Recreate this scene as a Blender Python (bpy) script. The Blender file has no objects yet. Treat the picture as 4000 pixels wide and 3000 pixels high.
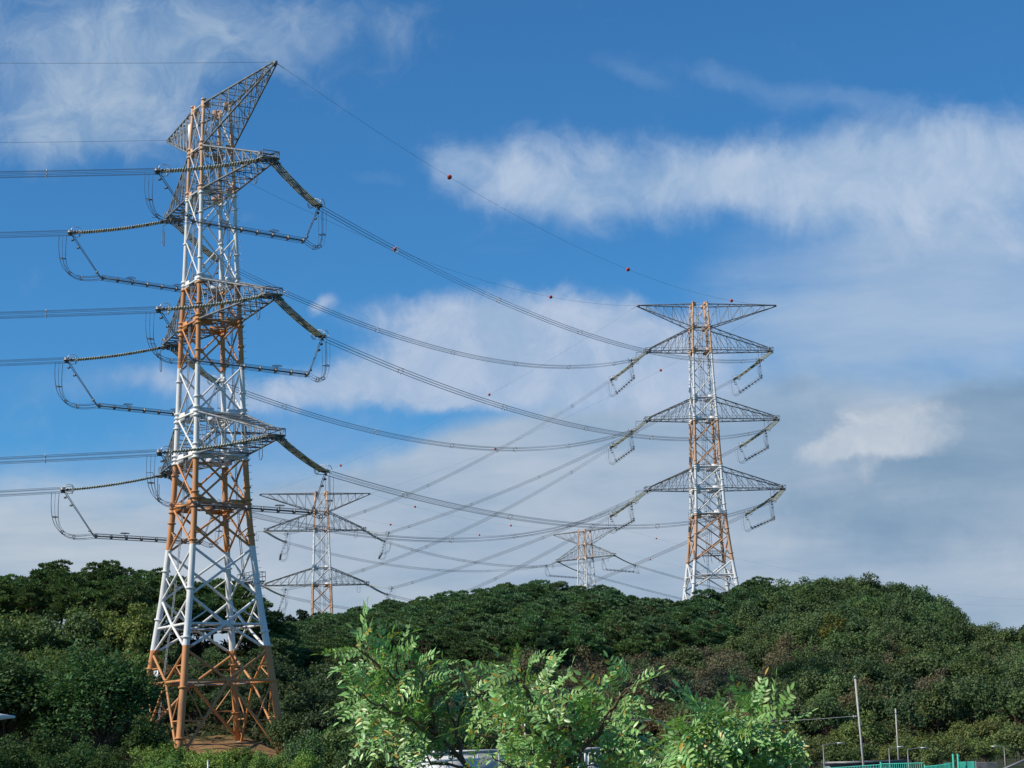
import bpy, math, random
import numpy as np
from mathutils import Vector, Matrix

RNG = random.Random(11)
NPR = np.random.default_rng(5)
SC = bpy.context.scene
EYE = 2.6                      # camera height above the near ground

# ------------------------------------------------------------------ camera
FPX, PITCH, ROLL = 7799.3, 0.186658, -0.026444      # focal length in pixels of a 4000 px wide frame
cam = bpy.data.cameras.new('camera')
cam.sensor_width = 36.0
cam.lens = FPX / 4000.0 * 36.0
cam.clip_start, cam.clip_end = 0.1, 20000.0
cam_o = bpy.data.objects.new('camera', cam)
SC.collection.objects.link(cam_o)
_cp, _sp, _cr, _sr = math.cos(PITCH), math.sin(PITCH), math.cos(ROLL), math.sin(ROLL)
_right, _up, _fwd = Vector((1, 0, 0)), Vector((0, -_sp, _cp)), Vector((0, _cp, _sp))
_r2, _u2 = _right * _cr + _up * _sr, _up * _cr - _right * _sr
cam_o.matrix_world = Matrix(((_r2.x, _u2.x, -_fwd.x, 0), (_r2.y, _u2.y, -_fwd.y, 0),
                             (_r2.z, _u2.z, -_fwd.z, EYE), (0, 0, 0, 1)))
SC.camera = cam_o


def uv(px, py):
    """direction of a photograph pixel as slopes (x/y, z/y) in the world"""
    X, Y = px - 2000.0, py - 1500.0
    x = _cr * X + _sr * Y
    y = -_sr * X + _cr * Y
    u, v = x / FPX, -y / FPX
    d = _cp - v * _sp
    return u / d, (_sp + v * _cp) / d


def at(px, py, Y):
    u, v = uv(px, py)
    return Vector((u * Y, Y, v * Y + EYE))


def pix(P):
    x, y, z = P[0], P[1], P[2] - EYE
    d = y * _cp + z * _sp
    a, b = FPX * x / d, -FPX * (-y * _sp + z * _cp) / d
    return a * _cr - b * _sr + 2000.0, a * _sr + b * _cr + 1500.0


# ------------------------------------------------------------------ sun, sky, exposure
SUN_AZ, SUN_EL = math.radians(-112), math.radians(40)
sun = bpy.data.lights.new('sun', 'SUN')
sun.energy, sun.angle, sun.color = 5.0, math.radians(0.5), (1.0, 0.91, 0.77)
sun_o = bpy.data.objects.new('sun', sun)
SC.collection.objects.link(sun_o)
_sd = Vector((math.sin(SUN_AZ) * math.cos(SUN_EL), math.cos(SUN_AZ) * math.cos(SUN_EL), math.sin(SUN_EL)))
sun_o.rotation_euler = _sd.to_track_quat('Z', 'Y').to_euler()
sun_o.location = (-60, 0, 150)

SC.view_settings.view_transform = 'Standard'
SC.view_settings.look = 'None'
SC.view_settings.exposure = 0.0
SC.view_settings.gamma = 1.0
SC.view_settings.use_curve_mapping = False


class NT:
    """small helper to write node graphs as expressions"""

    def __init__(self, tree):
        self.t = tree

    def n(self, kind, **kw):
        nd = self.t.nodes.new(kind)
        for k, v in kw.items():
            setattr(nd, k, v)
        return nd

    def put(self, sock, val):
        if hasattr(val, 'links') or isinstance(val, bpy.types.NodeSocket):
            self.t.links.new(val, sock)
        else:
            sock.default_value = val

    def m(self, op, a, b=0.0, c=None, clamp=False):
        nd = self.n('ShaderNodeMath', operation=op, use_clamp=clamp)
        self.put(nd.inputs[0], a)
        self.put(nd.inputs[1], b)
        if c is not None:
            self.put(nd.inputs[2], c)
        return nd.outputs[0]

    def vm(self, op, a, b=(0, 0, 0), out=0):
        nd = self.n('ShaderNodeVectorMath', operation=op)
        self.put(nd.inputs[0], a)
        if op == 'SCALE':
            self.put(nd.inputs['Scale'], b)
        elif op not in ('LENGTH', 'NORMALIZE'):
            self.put(nd.inputs[1], b)
        return nd.outputs[1] if op in ('LENGTH', 'DISTANCE', 'DOT_PRODUCT') else nd.outputs[0]

    def noise(self, vec, scale, detail=4.0, rough=0.5, dist=0.0, col=False):
        nd = self.n('ShaderNodeTexNoise')
        self.put(nd.inputs['Vector'], vec)
        nd.inputs['Scale'].default_value = scale
        nd.inputs['Detail'].default_value = detail
        nd.inputs['Roughness'].default_value = rough
        nd.inputs['Distortion'].default_value = dist
        return nd.outputs['Color'] if col else nd.outputs['Fac']

    def ss(self, x, a, b, lo=0.0, hi=1.0):
        nd = self.n('ShaderNodeMapRange', interpolation_type='SMOOTHSTEP')
        self.put(nd.inputs[0], x)
        for i, v in enumerate((a, b, lo, hi)):
            self.put(nd.inputs[i + 1], v)
        return nd.outputs[0]

    def mix(self, f, a, b, mode='MIX'):
        nd = self.n('ShaderNodeMix', data_type='RGBA', blend_type=mode)
        self.put(nd.inputs[0], f)
        self.put(nd.inputs[6], a)
        self.put(nd.inputs[7], b)
        return nd.outputs[2]


def lin(r, g, b):
    f = lambda c: (c / 255 / 12.92) if c / 255 <= 0.04045 else ((c / 255 + 0.055) / 1.055) ** 2.4
    return (f(r), f(g), f(b), 1.0)


world = bpy.data.worlds.new('World')
SC.world = world
world.use_nodes = True
world.cycles.sampling_method = 'MANUAL'
world.cycles.sample_map_resolution = 512
W = NT(world.node_tree)
bg = world.node_tree.nodes['Background']
sky = W.n('ShaderNodeTexSky', sky_type='NISHITA')
sky.sun_disc = False
sky.sun_elevation, sky.sun_rotation = SUN_EL, SUN_AZ
sky.air_density, sky.dust_density, sky.ozone_density = 1.0, 0.1, 6.0
SKY_STRENGTH = 0.11
bg.inputs[1].default_value = SKY_STRENGTH
blue = W.mix(1.0, sky.outputs[0], (0.40, 0.86, 1.09, 1.0), 'MULTIPLY')

# clouds: soft banks placed by compass direction and height above the horizon
tc = W.n('ShaderNodeTexCoord')
sep = W.n('ShaderNodeSeparateXYZ')
W.t.links.new(tc.outputs['Generated'], sep.inputs[0])
ady = W.m('MAXIMUM', W.m('ABSOLUTE', sep.outputs[1]), 0.08)
cu = W.m('DIVIDE', sep.outputs[0], ady)
cv = W.m('DIVIDE', sep.outputs[2], ady)
comb = W.n('ShaderNodeCombineXYZ')
W.put(comb.inputs[0], cu)
W.put(comb.inputs[1], cv)
P0 = comb.outputs[0]
warp = W.vm('SUBTRACT', W.noise(P0, 16.0, 6.0, 0.6, col=True), (0.5, 0.5, 0.5))
P1 = W.vm('ADD', P0, W.vm('SCALE', warp, 0.035))


def bank(blobs, src):
    tot = None
    for (px, py, rx, ry, ang, amp) in blobs:
        u, v = uv(px, py)
        mp = W.n('ShaderNodeMapping', vector_type='TEXTURE')
        W.put(mp.inputs[0], src)
        mp.inputs[1].default_value = (u, v, 0)
        mp.inputs[2].default_value = (0, 0, math.radians(ang))
        mp.inputs[3].default_value = (1.4 * rx / FPX, 1.4 * ry / FPX, 1)
        d = W.vm('LENGTH', mp.outputs[0])
        s = W.m('MULTIPLY', W.ss(d, 1.0, 0.0), amp)
        tot = s if tot is None else W.m('ADD', tot, s)
    return tot


def streaky(sx, sy, ang, scale, detail=6.0, rough=0.6, dist=0.4):
    mp = W.n('ShaderNodeMapping')
    W.put(mp.inputs[0], P0)
    mp.inputs[2].default_value = (0, 0, math.radians(ang))
    mp.inputs[3].default_value = (sx, sy, 1)
    return W.noise(mp.outputs[0], scale, detail, rough, dist)


#CLOUDS

K = 1.0 / SKY_STRENGTH


def cc(r, g, b):
    c = lin(r, g, b)
    return (c[0] * K, c[1] * K, c[2] * K, 1.0)


def layer(col, dens, tex, amt, lo, hi, alpha, colour):
    """lay one cloud bank over what is behind it; the texture frays its edges"""
    a = W.ss(W.m('ADD', dens, W.m('MULTIPLY', W.m('SUBTRACT', tex, 0.5), amt)), lo, hi)
    return W.mix(W.m('MULTIPLY', a, alpha), col, colour)


n_soft = W.noise(P0, 9.0, 6.0, 0.55, 0.3)
n_fine = W.noise(P1, 26.0, 8.0, 0.64, 0.7)
n_up = streaky(1.0, 0.7, 24, 22.0, 8.0, 0.64, 1.0)       # wisps drawn upward
n_flat = streaky(0.22, 1.0, 4, 26.0, 6.0, 0.58, 0.3)     # flat sheets
n_edge = W.m('ADD', W.m('MULTIPLY', n_up, 0.5), W.m('MULTIPLY', n_fine, 0.5))

# low veil down to the horizon
low = bank([(2000, 2650, 5200, 850, 0, 1.0), (400, 2200, 1300, 420, 0, .5), (3300, 2150, 1800, 650, 0, .5)], P1)
c1 = layer(blue, low, n_flat, 0.5, 0.05, 0.8, 0.97, W.mix(W.ss(n_flat, 0.3, 0.72), cc(156, 177, 198), cc(192, 202, 213)))
# grey sheet across the right and the middle
grey = bank([(3650, 1950, 1500, 700, 0, .9), (2350, 1800, 1200, 380, 8, .85),
             (2600, 2150, 1700, 480, 0, .8), (1800, 1950, 900, 240, 10, .7), (1000, 2050, 800, 190, 4, .6)], P1)
g_c = W.mix(W.ss(W.m('ADD', n_flat, W.m('MULTIPLY', n_soft, 0.6)), 0.55, 1.05), cc(146, 171, 197), cc(184, 197, 213))
c2 = layer(c1, grey, n_soft, 0.8, 0.15, 0.85, 0.92, g_c)
sheet = bank([(3500, 1180, 900, 420, -10, .85), (3900, 1000, 600, 450, 0, .8), (3000, 1330, 600, 220, -6, .6)], P1)
c2 = layer(c2, sheet, W.m('ADD', W.m('MULTIPLY', n_flat, 0.6), W.m('MULTIPLY', n_soft, 0.4)), 1.3, 0.15, 1.1, 0.8, W.mix(W.ss(n_flat, 0.3, 0.7), cc(148, 177, 209), cc(176, 195, 218)))
# bright bank in the middle, behind the spans
mid = bank([(1750, 1270, 500, 170, -6, .8), (2250, 1290, 520, 190, 5, .8), (2600, 1420, 480, 240, 0, .8), (1500, 1480, 700, 150, 2, .8),
            (700, 1500, 560, 110, 0, .55), (2100, 1480, 700, 150, 0, .7), (1290, 1160, 60, 70, -30, .5)], P1)
c3 = layer(c2, mid, n_edge, 0.9, 0.2, 0.85, 0.9, W.mix(W.ss(n_fine, 0.3, 0.7), cc(160, 184, 213), cc(190, 203, 224)))
# wispy band over the right half
band = bank([(2000, 680, 400, 210, -4, .95), (2500, 730, 560, 190, 6, .85), (3000, 700, 560, 230, -8, .85), (3450, 640, 560, 260, -4, .95),
             (3950, 600, 520, 260, 0, .95), (3700, 900, 650, 260, 0, .65), (2250, 560, 260, 90, -20, .4), (1760, 660, 120, 110, 0, .4)], P1)
c4 = layer(c3, band, n_edge, 1.5, 0.1, 1.3, 0.95, W.mix(W.ss(n_edge, 0.3, 0.75), cc(152, 181, 213), cc(192, 206, 227)))
# veil in the upper left
veil = bank([(150, 260, 750, 420, -20, .85), (900, 140, 720, 260, -12, .75), (150, 560, 480, 200, 0, .5), (1400, 60, 500, 150, -10, .4), (650, 420, 460, 260, 20, .4)], P1)
c5 = layer(c4, veil, W.m('ADD', W.m('MULTIPLY', n_soft, 0.45), W.m('MULTIPLY', n_fine, 0.55)), 2.0, 0.15, 1.25, 0.92, W.mix(W.ss(n_fine, 0.3, 0.7), cc(140, 170, 202), cc(170, 190, 213)))
# faint wisps
wis = bank([(950, 1740, 900, 200, 6, .7), (500, 1500, 700, 130, 0, .5), (3000, 330, 700, 90, -12, .45), (2500, 320, 240, 60, -20, .35), (3500, 420, 600, 120, 0, .3), (3100, 1000, 500, 110, 6, .5), (1500, 690, 220, 40, -16, .3), (2500, 880, 800, 50, 4, .25)], P1)
c6 = layer(c5, wis, n_fine, 0.7, 0.12, 0.8, 0.5, cc(140, 172, 212))
# shaded edge and lit heads of the heaped cloud on the right
dark = bank([(3800, 1640, 560, 180, 12, .8), (3090, 1500, 110, 60, 0, .6), (3250, 1640, 420, 110, 0, .5), (3980, 1700, 420, 260, 0, .7), (3600, 2000, 900, 300, 0, .75)], P1)
c7 = layer(c6, dark, n_edge, 1.0, 0.15, 0.9, 0.9, W.mix(W.ss(n_flat, 0.3, 0.7), cc(120, 151, 181), cc(142, 168, 194)))
heap = bank([(3400, 1660, 210, 150, 0, 1.0), (3620, 1660, 170, 140, 0, 1.0), (3230, 1770, 220, 80, 12, .8), (3500, 1780, 360, 90, 0, .7), (3370, 1890, 110, 60, 0, .5)], P1)
c8 = layer(c7, heap, n_fine, 1.0, 0.3, 0.95, 0.94, W.mix(W.ss(n_fine, 0.3, 0.7), cc(172, 188, 206), cc(200, 208, 219)))
W.t.links.new(c8, bg.inputs[0])

# ------------------------------------------------------------------ helpers
def tag(o, label=None, cat=None, group=None, kind=None):
    for k, v in (('label', label), ('category', cat), ('group', group), ('kind', kind)):
        if v:
            o[k] = v
    return o


def empty(name, loc=(0, 0, 0), rz=0.0):
    o = bpy.data.objects.new(name, None)
    SC.collection.objects.link(o)
    o.location = loc
    o.rotation_euler = (0, 0, rz)
    o.empty_display_size = 0.5
    return o


def link_mesh(name, me, parent=None, loc=None, rz=0.0, scale=None):
    o = bpy.data.objects.new(name, me)
    SC.collection.objects.link(o)
    if parent:
        o.parent = parent
    if loc is not None:
        o.location = loc
    if rz:
        o.rotation_euler = (0, 0, rz)
    if scale is not None:
        o.scale = scale if hasattr(scale, '__len__') else (scale,) * 3
    return o


def frame_of(d):
    d = np.asarray(d, float)
    d = d / (np.linalg.norm(d) + 1e-12)
    h = np.array([0, 0, 1.0]) if abs(d[2]) < 0.9 else np.array([1.0, 0, 0])
    a = np.cross(d, h)
    a /= np.linalg.norm(a)
    return d, a, np.cross(d, a)


class MB:
    """collects boxes, tubes, lathes and plates and links them as ONE mesh object"""

    def __init__(self):
        self.v, self.f, self.k, self.n = [], [], [], 0

    def add(self, verts, faces, mat=0):
        verts = np.asarray(verts, float).reshape(-1, 3)
        for fc in faces:
            fa = np.asarray(fc, np.int64)
            if fa.ndim == 1:
                fa = fa[None, :]
            self.f.append(fa + self.n)
            self.k.append(np.full(len(fa), mat, np.int32))
        self.v.append(verts)
        self.n += len(verts)

    def rings(self, ring_list, n, cap=True, mat=0):
        m = len(ring_list)
        V = np.concatenate(ring_list)
        i = np.arange(n)
        j = (i + 1) % n
        fs = [np.stack([r * n + i, r * n + j, (r + 1) * n + j, (r + 1) * n + i], 1) for r in range(m - 1)]
        fs = [np.concatenate(fs)]
        if cap:
            fs += [i[::-1].copy(), (m - 1) * n + i]
        self.add(V, fs, mat)

    def tube(self, p, q, r, r2=None, n=6, cap=False, mat=0):
        self.path([p, q], [r, r if r2 is None else r2], n, cap, mat)

    def path(self, pts, r, n=6, cap=False, mat=0):
        pts = np.asarray(pts, float)
        r = np.broadcast_to(np.asarray(r, float), (len(pts),))
        t = np.arange(n) * 2 * math.pi / n
        c, s = np.cos(t)[:, None], np.sin(t)[:, None]
        out = []
        d0 = pts[-1] - pts[0]
        if np.linalg.norm(d0) < 1e-6:
            d0 = pts[1] - pts[0]
        _, a, _ = frame_of(d0)
        for i, p in enumerate(pts):
            d = pts[min(i + 1, len(pts) - 1)] - pts[max(i - 1, 0)]
            d = d / (np.linalg.norm(d) + 1e-12)
            a2 = a - d * (a @ d)
            a2 /= (np.linalg.norm(a2) + 1e-12)
            a = a2
            b = np.cross(d, a)
            out.append(p + r[i] * (c * a + s * b))
        self.rings(out, n, cap, mat)

    def lathe(self, p, q, prof, n=8, mat=0):
        """profile of (distance along p->q in metres, radius)"""
        d, a, b = frame_of(np.asarray(q, float) - np.asarray(p, float))
        t = np.arange(n) * 2 * math.pi / n
        c, s = np.cos(t)[:, None], np.sin(t)[:, None]
        self.rings([np.asarray(p, float) + d * h + r * (c * a + s * b) for h, r in prof], n, True, mat)

    def box(self, c, half, X=(1, 0, 0), Y=(0, 1, 0), Z=(0, 0, 1), mat=0):
        c, X, Y, Z = (np.asarray(k, float) for k in (c, X, Y, Z))
        V = [c + X * half[0] * i + Y * half[1] * j + Z * half[2] * k for k in (-1, 1) for j in (-1, 1) for i in (-1, 1)]
        self.add(V, [np.array([[0, 2, 3, 1], [4, 5, 7, 6], [0, 1, 5, 4], [2, 6, 7, 3], [0, 4, 6, 2], [1, 3, 7, 5]])], mat)

    def torus(self, c, nrm, R, r, n=20, m=6, X=None, ax=1.0, mat=0):
        d, a, b = frame_of(nrm)
        if X is not None:
            a = np.asarray(X, float)
            b = np.cross(d, a)
        t = np.arange(n + 1) * 2 * math.pi / n
        pts = [np.asarray(c, float) + R * (math.cos(k) * a * ax + math.sin(k) * b) for k in t]
        self.path(pts, r, m, False, mat)

    def mesh(self, name, mats=(), smooth=False):
        me = bpy.data.meshes.new(name)
        V = np.concatenate(self.v) if self.v else np.zeros((0, 3))
        sizes = np.concatenate([np.full(len(f), f.shape[1], np.int32) for f in self.f])
        loops = np.concatenate([f.ravel() for f in self.f]).astype(np.int32)
        me.vertices.add(len(V))
        me.vertices.foreach_set('co', V.ravel())
        me.loops.add(len(loops))
        me.loops.foreach_set('vertex_index', loops)
        me.polygons.add(len(sizes))
        me.polygons.foreach_set('loop_start', np.concatenate([[0], np.cumsum(sizes)[:-1]]).astype(np.int32))
        me.polygons.foreach_set('loop_total', sizes)
        me.polygons.foreach_set('material_index', np.concatenate(self.k))
        if smooth:
            me.polygons.foreach_set('use_smooth', np.ones(len(sizes), bool))
        me.update(calc_edges=True)
        me.validate()
        for m in (mats if isinstance(mats, (list, tuple)) else [mats]):
            me.materials.append(m)
        return me

    def build(self, name, mats, parent=None, smooth=False, loc=None):
        return link_mesh(name, self.mesh(name, mats, smooth), parent, loc)


# ------------------------------------------------------------------ materials
def material(name):
    m = bpy.data.materials.new(name)
    m.use_nodes = True
    return m, NT(m.node_tree), m.node_tree.nodes['Principled BSDF']


def plain(name, col, rough=0.6, metal=0.0, var=0.25, scale=3.0, spec=0.5):
    m, T, b = material(name)
    co = T.n('ShaderNodeTexCoord').outputs['Object']
    f = T.noise(co, scale, 5.0, 0.6)
    lo = tuple(c * (1 - var) for c in col[:3]) + (1,)
    hi = tuple(min(1, c * (1 + var)) for c in col[:3]) + (1,)
    T.put(b.inputs['Base Color'], T.mix(T.ss(f, 0.3, 0.7), lo, hi))
    T.put(b.inputs['Roughness'], T.ss(f, 0.2, 0.8, rough * 0.85, min(1, rough * 1.15)))
    b.inputs['Metallic'].default_value = metal
    b.inputs['Specular IOR Level'].default_value = spec
    return m


M_STEEL = plain('galvanised steel', (0.21, 0.22, 0.225), 0.55, 0.35, 0.3, 1.2)
M_DARK = plain('dark steel', (0.15, 0.155, 0.16), 0.5, 0.5, 0.3, 2.0)
M_WIRE = plain('weathered aluminium wire', (0.10, 0.105, 0.115), 0.5, 0.3, 0.15, 0.3)
M_ALU = plain('bright aluminium fitting', (0.42, 0.43, 0.43), 0.4, 0.6, 0.2, 2.0)
M_INS = plain('glazed insulator porcelain', (0.36, 0.38, 0.31), 0.25, 0.0, 0.25, 1.5)
M_BALL = plain('red marker ball', (0.42, 0.045, 0.03), 0.45, 0.0, 0.15, 3.0)
M_CONC = plain('concrete', (0.36, 0.35, 0.33), 0.9, 0.0, 0.25, 2.0)
M_BARK = plain('bark', (0.085, 0.062, 0.045), 0.95, 0.0, 0.4, 4.0, 0.2)
M_PINEBARK = plain('red pine bark', (0.11, 0.066, 0.045), 0.95, 0.0, 0.4, 3.0, 0.2)
M_WHITE = plain('white painted panel', (0.74, 0.75, 0.76), 0.5, 0.0, 0.06, 0.8)
M_GREYP = plain('pale grey panel', (0.45, 0.46, 0.46), 0.6, 0.0, 0.1, 1.0)
M_ROOF = plain('dull grey roof sheet', (0.16, 0.165, 0.17), 0.6, 0.0, 0.2, 0.8)
M_GLASS = plain('dark window', (0.02, 0.024, 0.028), 0.1, 0.0, 0.1, 1.0)
M_POLE = plain('pale concrete pole', (0.44, 0.42, 0.39), 0.85, 0.0, 0.15, 2.0)
M_GALV = plain('pale galvanised tube', (0.30, 0.31, 0.31), 0.5, 0.3, 0.15, 2.0)
M_NET = plain('teal green fence', (0.045, 0.42, 0.32), 0.55, 0.0, 0.2, 1.0)
M_SIGN = plain('white sign plate', (0.80, 0.80, 0.80), 0.5, 0.0, 0.04, 2.0)
M_LAMP = plain('lamp housing', (0.55, 0.56, 0.57), 0.45, 0.2, 0.08, 2.0)


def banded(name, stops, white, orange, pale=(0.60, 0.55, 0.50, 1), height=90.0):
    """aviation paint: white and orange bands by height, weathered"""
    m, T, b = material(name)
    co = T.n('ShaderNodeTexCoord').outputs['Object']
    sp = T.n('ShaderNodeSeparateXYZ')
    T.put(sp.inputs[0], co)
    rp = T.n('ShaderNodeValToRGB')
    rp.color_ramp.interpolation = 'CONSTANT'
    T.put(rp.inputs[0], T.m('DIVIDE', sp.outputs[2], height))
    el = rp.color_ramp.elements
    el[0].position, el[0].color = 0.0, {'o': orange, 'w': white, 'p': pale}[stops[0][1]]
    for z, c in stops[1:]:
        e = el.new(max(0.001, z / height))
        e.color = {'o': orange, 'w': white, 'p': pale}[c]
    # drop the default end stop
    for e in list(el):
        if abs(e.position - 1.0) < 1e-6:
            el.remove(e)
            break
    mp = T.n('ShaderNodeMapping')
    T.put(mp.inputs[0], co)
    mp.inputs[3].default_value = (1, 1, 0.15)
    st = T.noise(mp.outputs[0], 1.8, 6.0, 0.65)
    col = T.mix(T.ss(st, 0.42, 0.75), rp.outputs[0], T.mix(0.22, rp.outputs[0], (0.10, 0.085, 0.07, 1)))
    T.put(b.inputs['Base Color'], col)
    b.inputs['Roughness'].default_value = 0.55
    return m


def leafmat(name, rough=0.55, trans=0.3, spread=0.5, spec=0.25, odd=None):
    """foliage: the object colour varied from leaf to leaf, a little light passing through"""
    m, T, b = material(name)
    oi = T.n('ShaderNodeObjectInfo')
    ge = T.n('ShaderNodeNewGeometry')
    r = ge.outputs['Random Per Island']
    hs = T.n('ShaderNodeHueSaturation')
    T.put(hs.inputs['Color'], oi.outputs['Color'])
    T.put(hs.inputs['Hue'], T.m('ADD', 0.5, T.m('MULTIPLY', T.m('SUBTRACT', T.m('FRACT', T.m('MULTIPLY', r, 17.3)), 0.5), 0.05)))
    T.put(hs.inputs['Value'], T.m('ADD', 1.0 - spread, T.m('MULTIPLY', r, 2 * spread)))
    col = hs.outputs[0]
    if odd:
        col = T.mix(T.m('LESS_THAN', T.m('FRACT', T.m('MULTIPLY', r, 7.7)), odd[0]), col, odd[1])
    T.put(b.inputs['Base Color'], col)
    b.inputs['Roughness'].default_value = rough
    b.inputs['Specular IOR Level'].default_value = spec
    if trans:
        tr = T.n('ShaderNodeBsdfTranslucent')
        T.put(tr.inputs['Color'], T.mix(1.0, col, (1.0, 1.15, 0.5, 1), 'MULTIPLY'))
        mx = T.n('ShaderNodeMixShader')
        mx.inputs[0].default_value = trans
        T.put(mx.inputs[1], b.outputs[0])
        T.put(mx.inputs[2], tr.outputs[0])
        out = [n for n in m.node_tree.nodes if n.type == 'OUTPUT_MATERIAL'][0]
        T.t.links.new(mx.outputs[0], out.inputs[0])
    return m


M_NEEDLE = leafmat('pine needles', 0.75, 0.2, 0.28, 0.1)
M_LEAF = leafmat('broad leaves', 0.75, 0.25, 0.30, 0.1)
M_LOCUST = leafmat('locust leaflets', 0.40, 0.24, 0.35, 0.7, (0.035, (0.50, 0.32, 0.04, 1)))
M_HERB = leafmat('undergrowth leaves', 0.6, 0.2, 0.5, 0.2)

# ------------------------------------------------------------------ ground
R_SKY = [(-400, 2420), (600, 2440), (1000, 2480), (1080, 2450), (1200, 2420), (1350, 2395), (1500, 2370), (1750, 2330), (2000, 2290), (2100, 2280), (2250, 2305), (2450, 2330),
         (2600, 2350), (2750, 2335), (2900, 2290), (3000, 2265), (3100, 2248), (3200, 2238), (3350, 2238), (3500, 2256), (3640, 2300), (3740, 2360),
         (3790, 2425), (4000, 2420), (4400, 2440)]
L_SKY = [(-600, 2260), (0, 2240), (250, 2222), (500, 2225), (700, 2250), (900, 2275), (1000, 2320), (1070, 2400), (1150, 2520), (1300, 2700), (1500, 2850)]
YC_R, YC_L = 440.0, 345.0
_ru = [uv(x, y) for x, y in R_SKY]
_lu = [uv(x, y) for x, y in L_SKY]
RU = np.array([a for a, b in _ru])
RZ = np.array([b * YC_R + EYE - (11.0 if p[0] < 2950 else 10.4) for p, (a, b) in zip(R_SKY, _ru)])
RZ[:3] = 11.0
LU = np.array([a for a, b in _lu])
LZ = np.array([max(0.0, b * YC_L + EYE - 12.9) for a, b in _lu])


def sm(t):
    t = np.clip(t, 0, 1)
    return t * t * (3 - 2 * t)


def ground_z(x, y):
    x, y = np.asarray(x, float), np.asarray(y, float)
    U = x / np.maximum(y, 40.0)
    zr = np.interp(U, RU, RZ)
    zl = np.interp(U, LU, LZ)
    t = np.clip((y - 232) / (YC_R - 232), 0, 1)
    rise = 0.45 * t + 0.55 * sm(t)
    hr = zr * rise * (1 - 0.82 * sm((y - 525) / 115))
    t = np.clip((y - 243) / (YC_L - 243), 0, 1)
    hl = zl * (0.7 * t + 0.3 * sm(t)) * (1 - 0.75 * sm((y - 352) / 70))
    base = 1.6 * sm((y - 60) / 150) + 10 * sm((y - 700) / 180) * (1 - sm((y - 1300) / 900))
    h = np.maximum(hr, hl) + base
    bump = 0.5 * np.sin(x * 0.21 + y * 0.13) * np.sin(y * 0.17 - x * 0.05) + 0.25 * np.sin(x * 0.63 + 1.3) * np.sin(y * 0.51)
    return h + bump * sm((y - 225) / 60)


def gz(x, y):
    return float(ground_z(x, y))


T1XY = (-40.07, 260.72)


def build_ground():
    xs = np.concatenate([-np.geomspace(3500, 165, 16), np.linspace(-160, 200, 150), np.geomspace(206, 3500, 16)])
    ys = np.concatenate([np.linspace(-300, 180, 25), np.linspace(184, 700, 180), np.geomspace(706, 6000, 40)])
    X, Y = np.meshgrid(xs, ys)
    Z = ground_z(X, Y)
    V = np.stack([X, Y, Z], -1).reshape(-1, 3)
    nx, ny = len(xs), len(ys)
    i, j = np.meshgrid(np.arange(nx - 1), np.arange(ny - 1))
    a = (j * nx + i).ravel()
    mb = MB()
    mb.add(V, [np.stack([a, a + 1, a + nx + 1, a + nx], 1)])
    m, T, b = material('hillside soil and grass')
    co = T.n('ShaderNodeTexCoord').outputs['Object']
    n1 = T.noise(co, 0.35, 6.0, 0.6)
    n2 = T.noise(co, 2.2, 5.0, 0.65)
    g = T.mix(T.ss(n2, 0.3, 0.7), (0.018, 0.03, 0.011, 1), (0.05, 0.07, 0.022, 1))
    s = T.mix(T.ss(n2, 0.3, 0.7), (0.19, 0.11, 0.05, 1), (0.33, 0.20, 0.095, 1))
    d = T.vm('DISTANCE', T.vm('MULTIPLY', co, (1, 1, 0)), (T1XY[0] + 3.0, T1XY[1] - 1.0, 0))
    f = T.ss(T.m('ADD', d, T.m('MULTIPLY', T.m('SUBTRACT', n1, 0.5), 16.0)), 12.5, 9.0)
    leaf = T.mix(T.ss(n1, 0.45, 0.62), g, (0.055, 0.04, 0.022, 1))
    T.put(b.inputs['Base Color'], T.mix(f, leaf, s))
    b.inputs['Roughness'].default_value = 0.95
    b.inputs['Specular IOR Level'].default_value = 0.15
    bp = T.n('ShaderNodeBump')
    bp.inputs['Strength'].default_value = 0.6
    T.put(bp.inputs['Height'], n2)
    T.put(b.inputs['Normal'], bp.outputs[0])
    o = mb.build('ground', m, smooth=True)
    tag(o, kind='structure')


build_ground()

# ------------------------------------------------------------------ pylons
HT = 86.1                                   # height of every pylon, base to top
LV = [(0.0, 1.88), (-6.05, 2.22), (-12.2, 2.36), (-24.6, 2.70), (-30.2, 2.95), (-42.6, 3.27), (-48.2, 3.45), (-54.6, 3.70),
      (-60.1, 4.12), (-66.7, 4.75), (-70.3, 5.20), (-73.3, 5.60), (-77.5, 6.05), (-86.1, 7.05), (-96.0, 8.2)]
LVZ = np.array([HT + z for z, w in LV])[::-1]
LVW = np.array([w for z, w in LV])[::-1]
ARMS = [(-6.05, -12.2, 16.45), (-24.6, -30.2, 17.2), (-42.6, -48.2, 17.85)]     # chord heights and reach of the three wire arms
GARM = 18.2


def wz(z):
    return float(np.interp(z, LVZ, LVW))


def leg_r(z):
    return 0.22 + 0.28 * (1 - z / HT) ** 0.9 if z < HT else 0.22


TOWERS = {}


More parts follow.
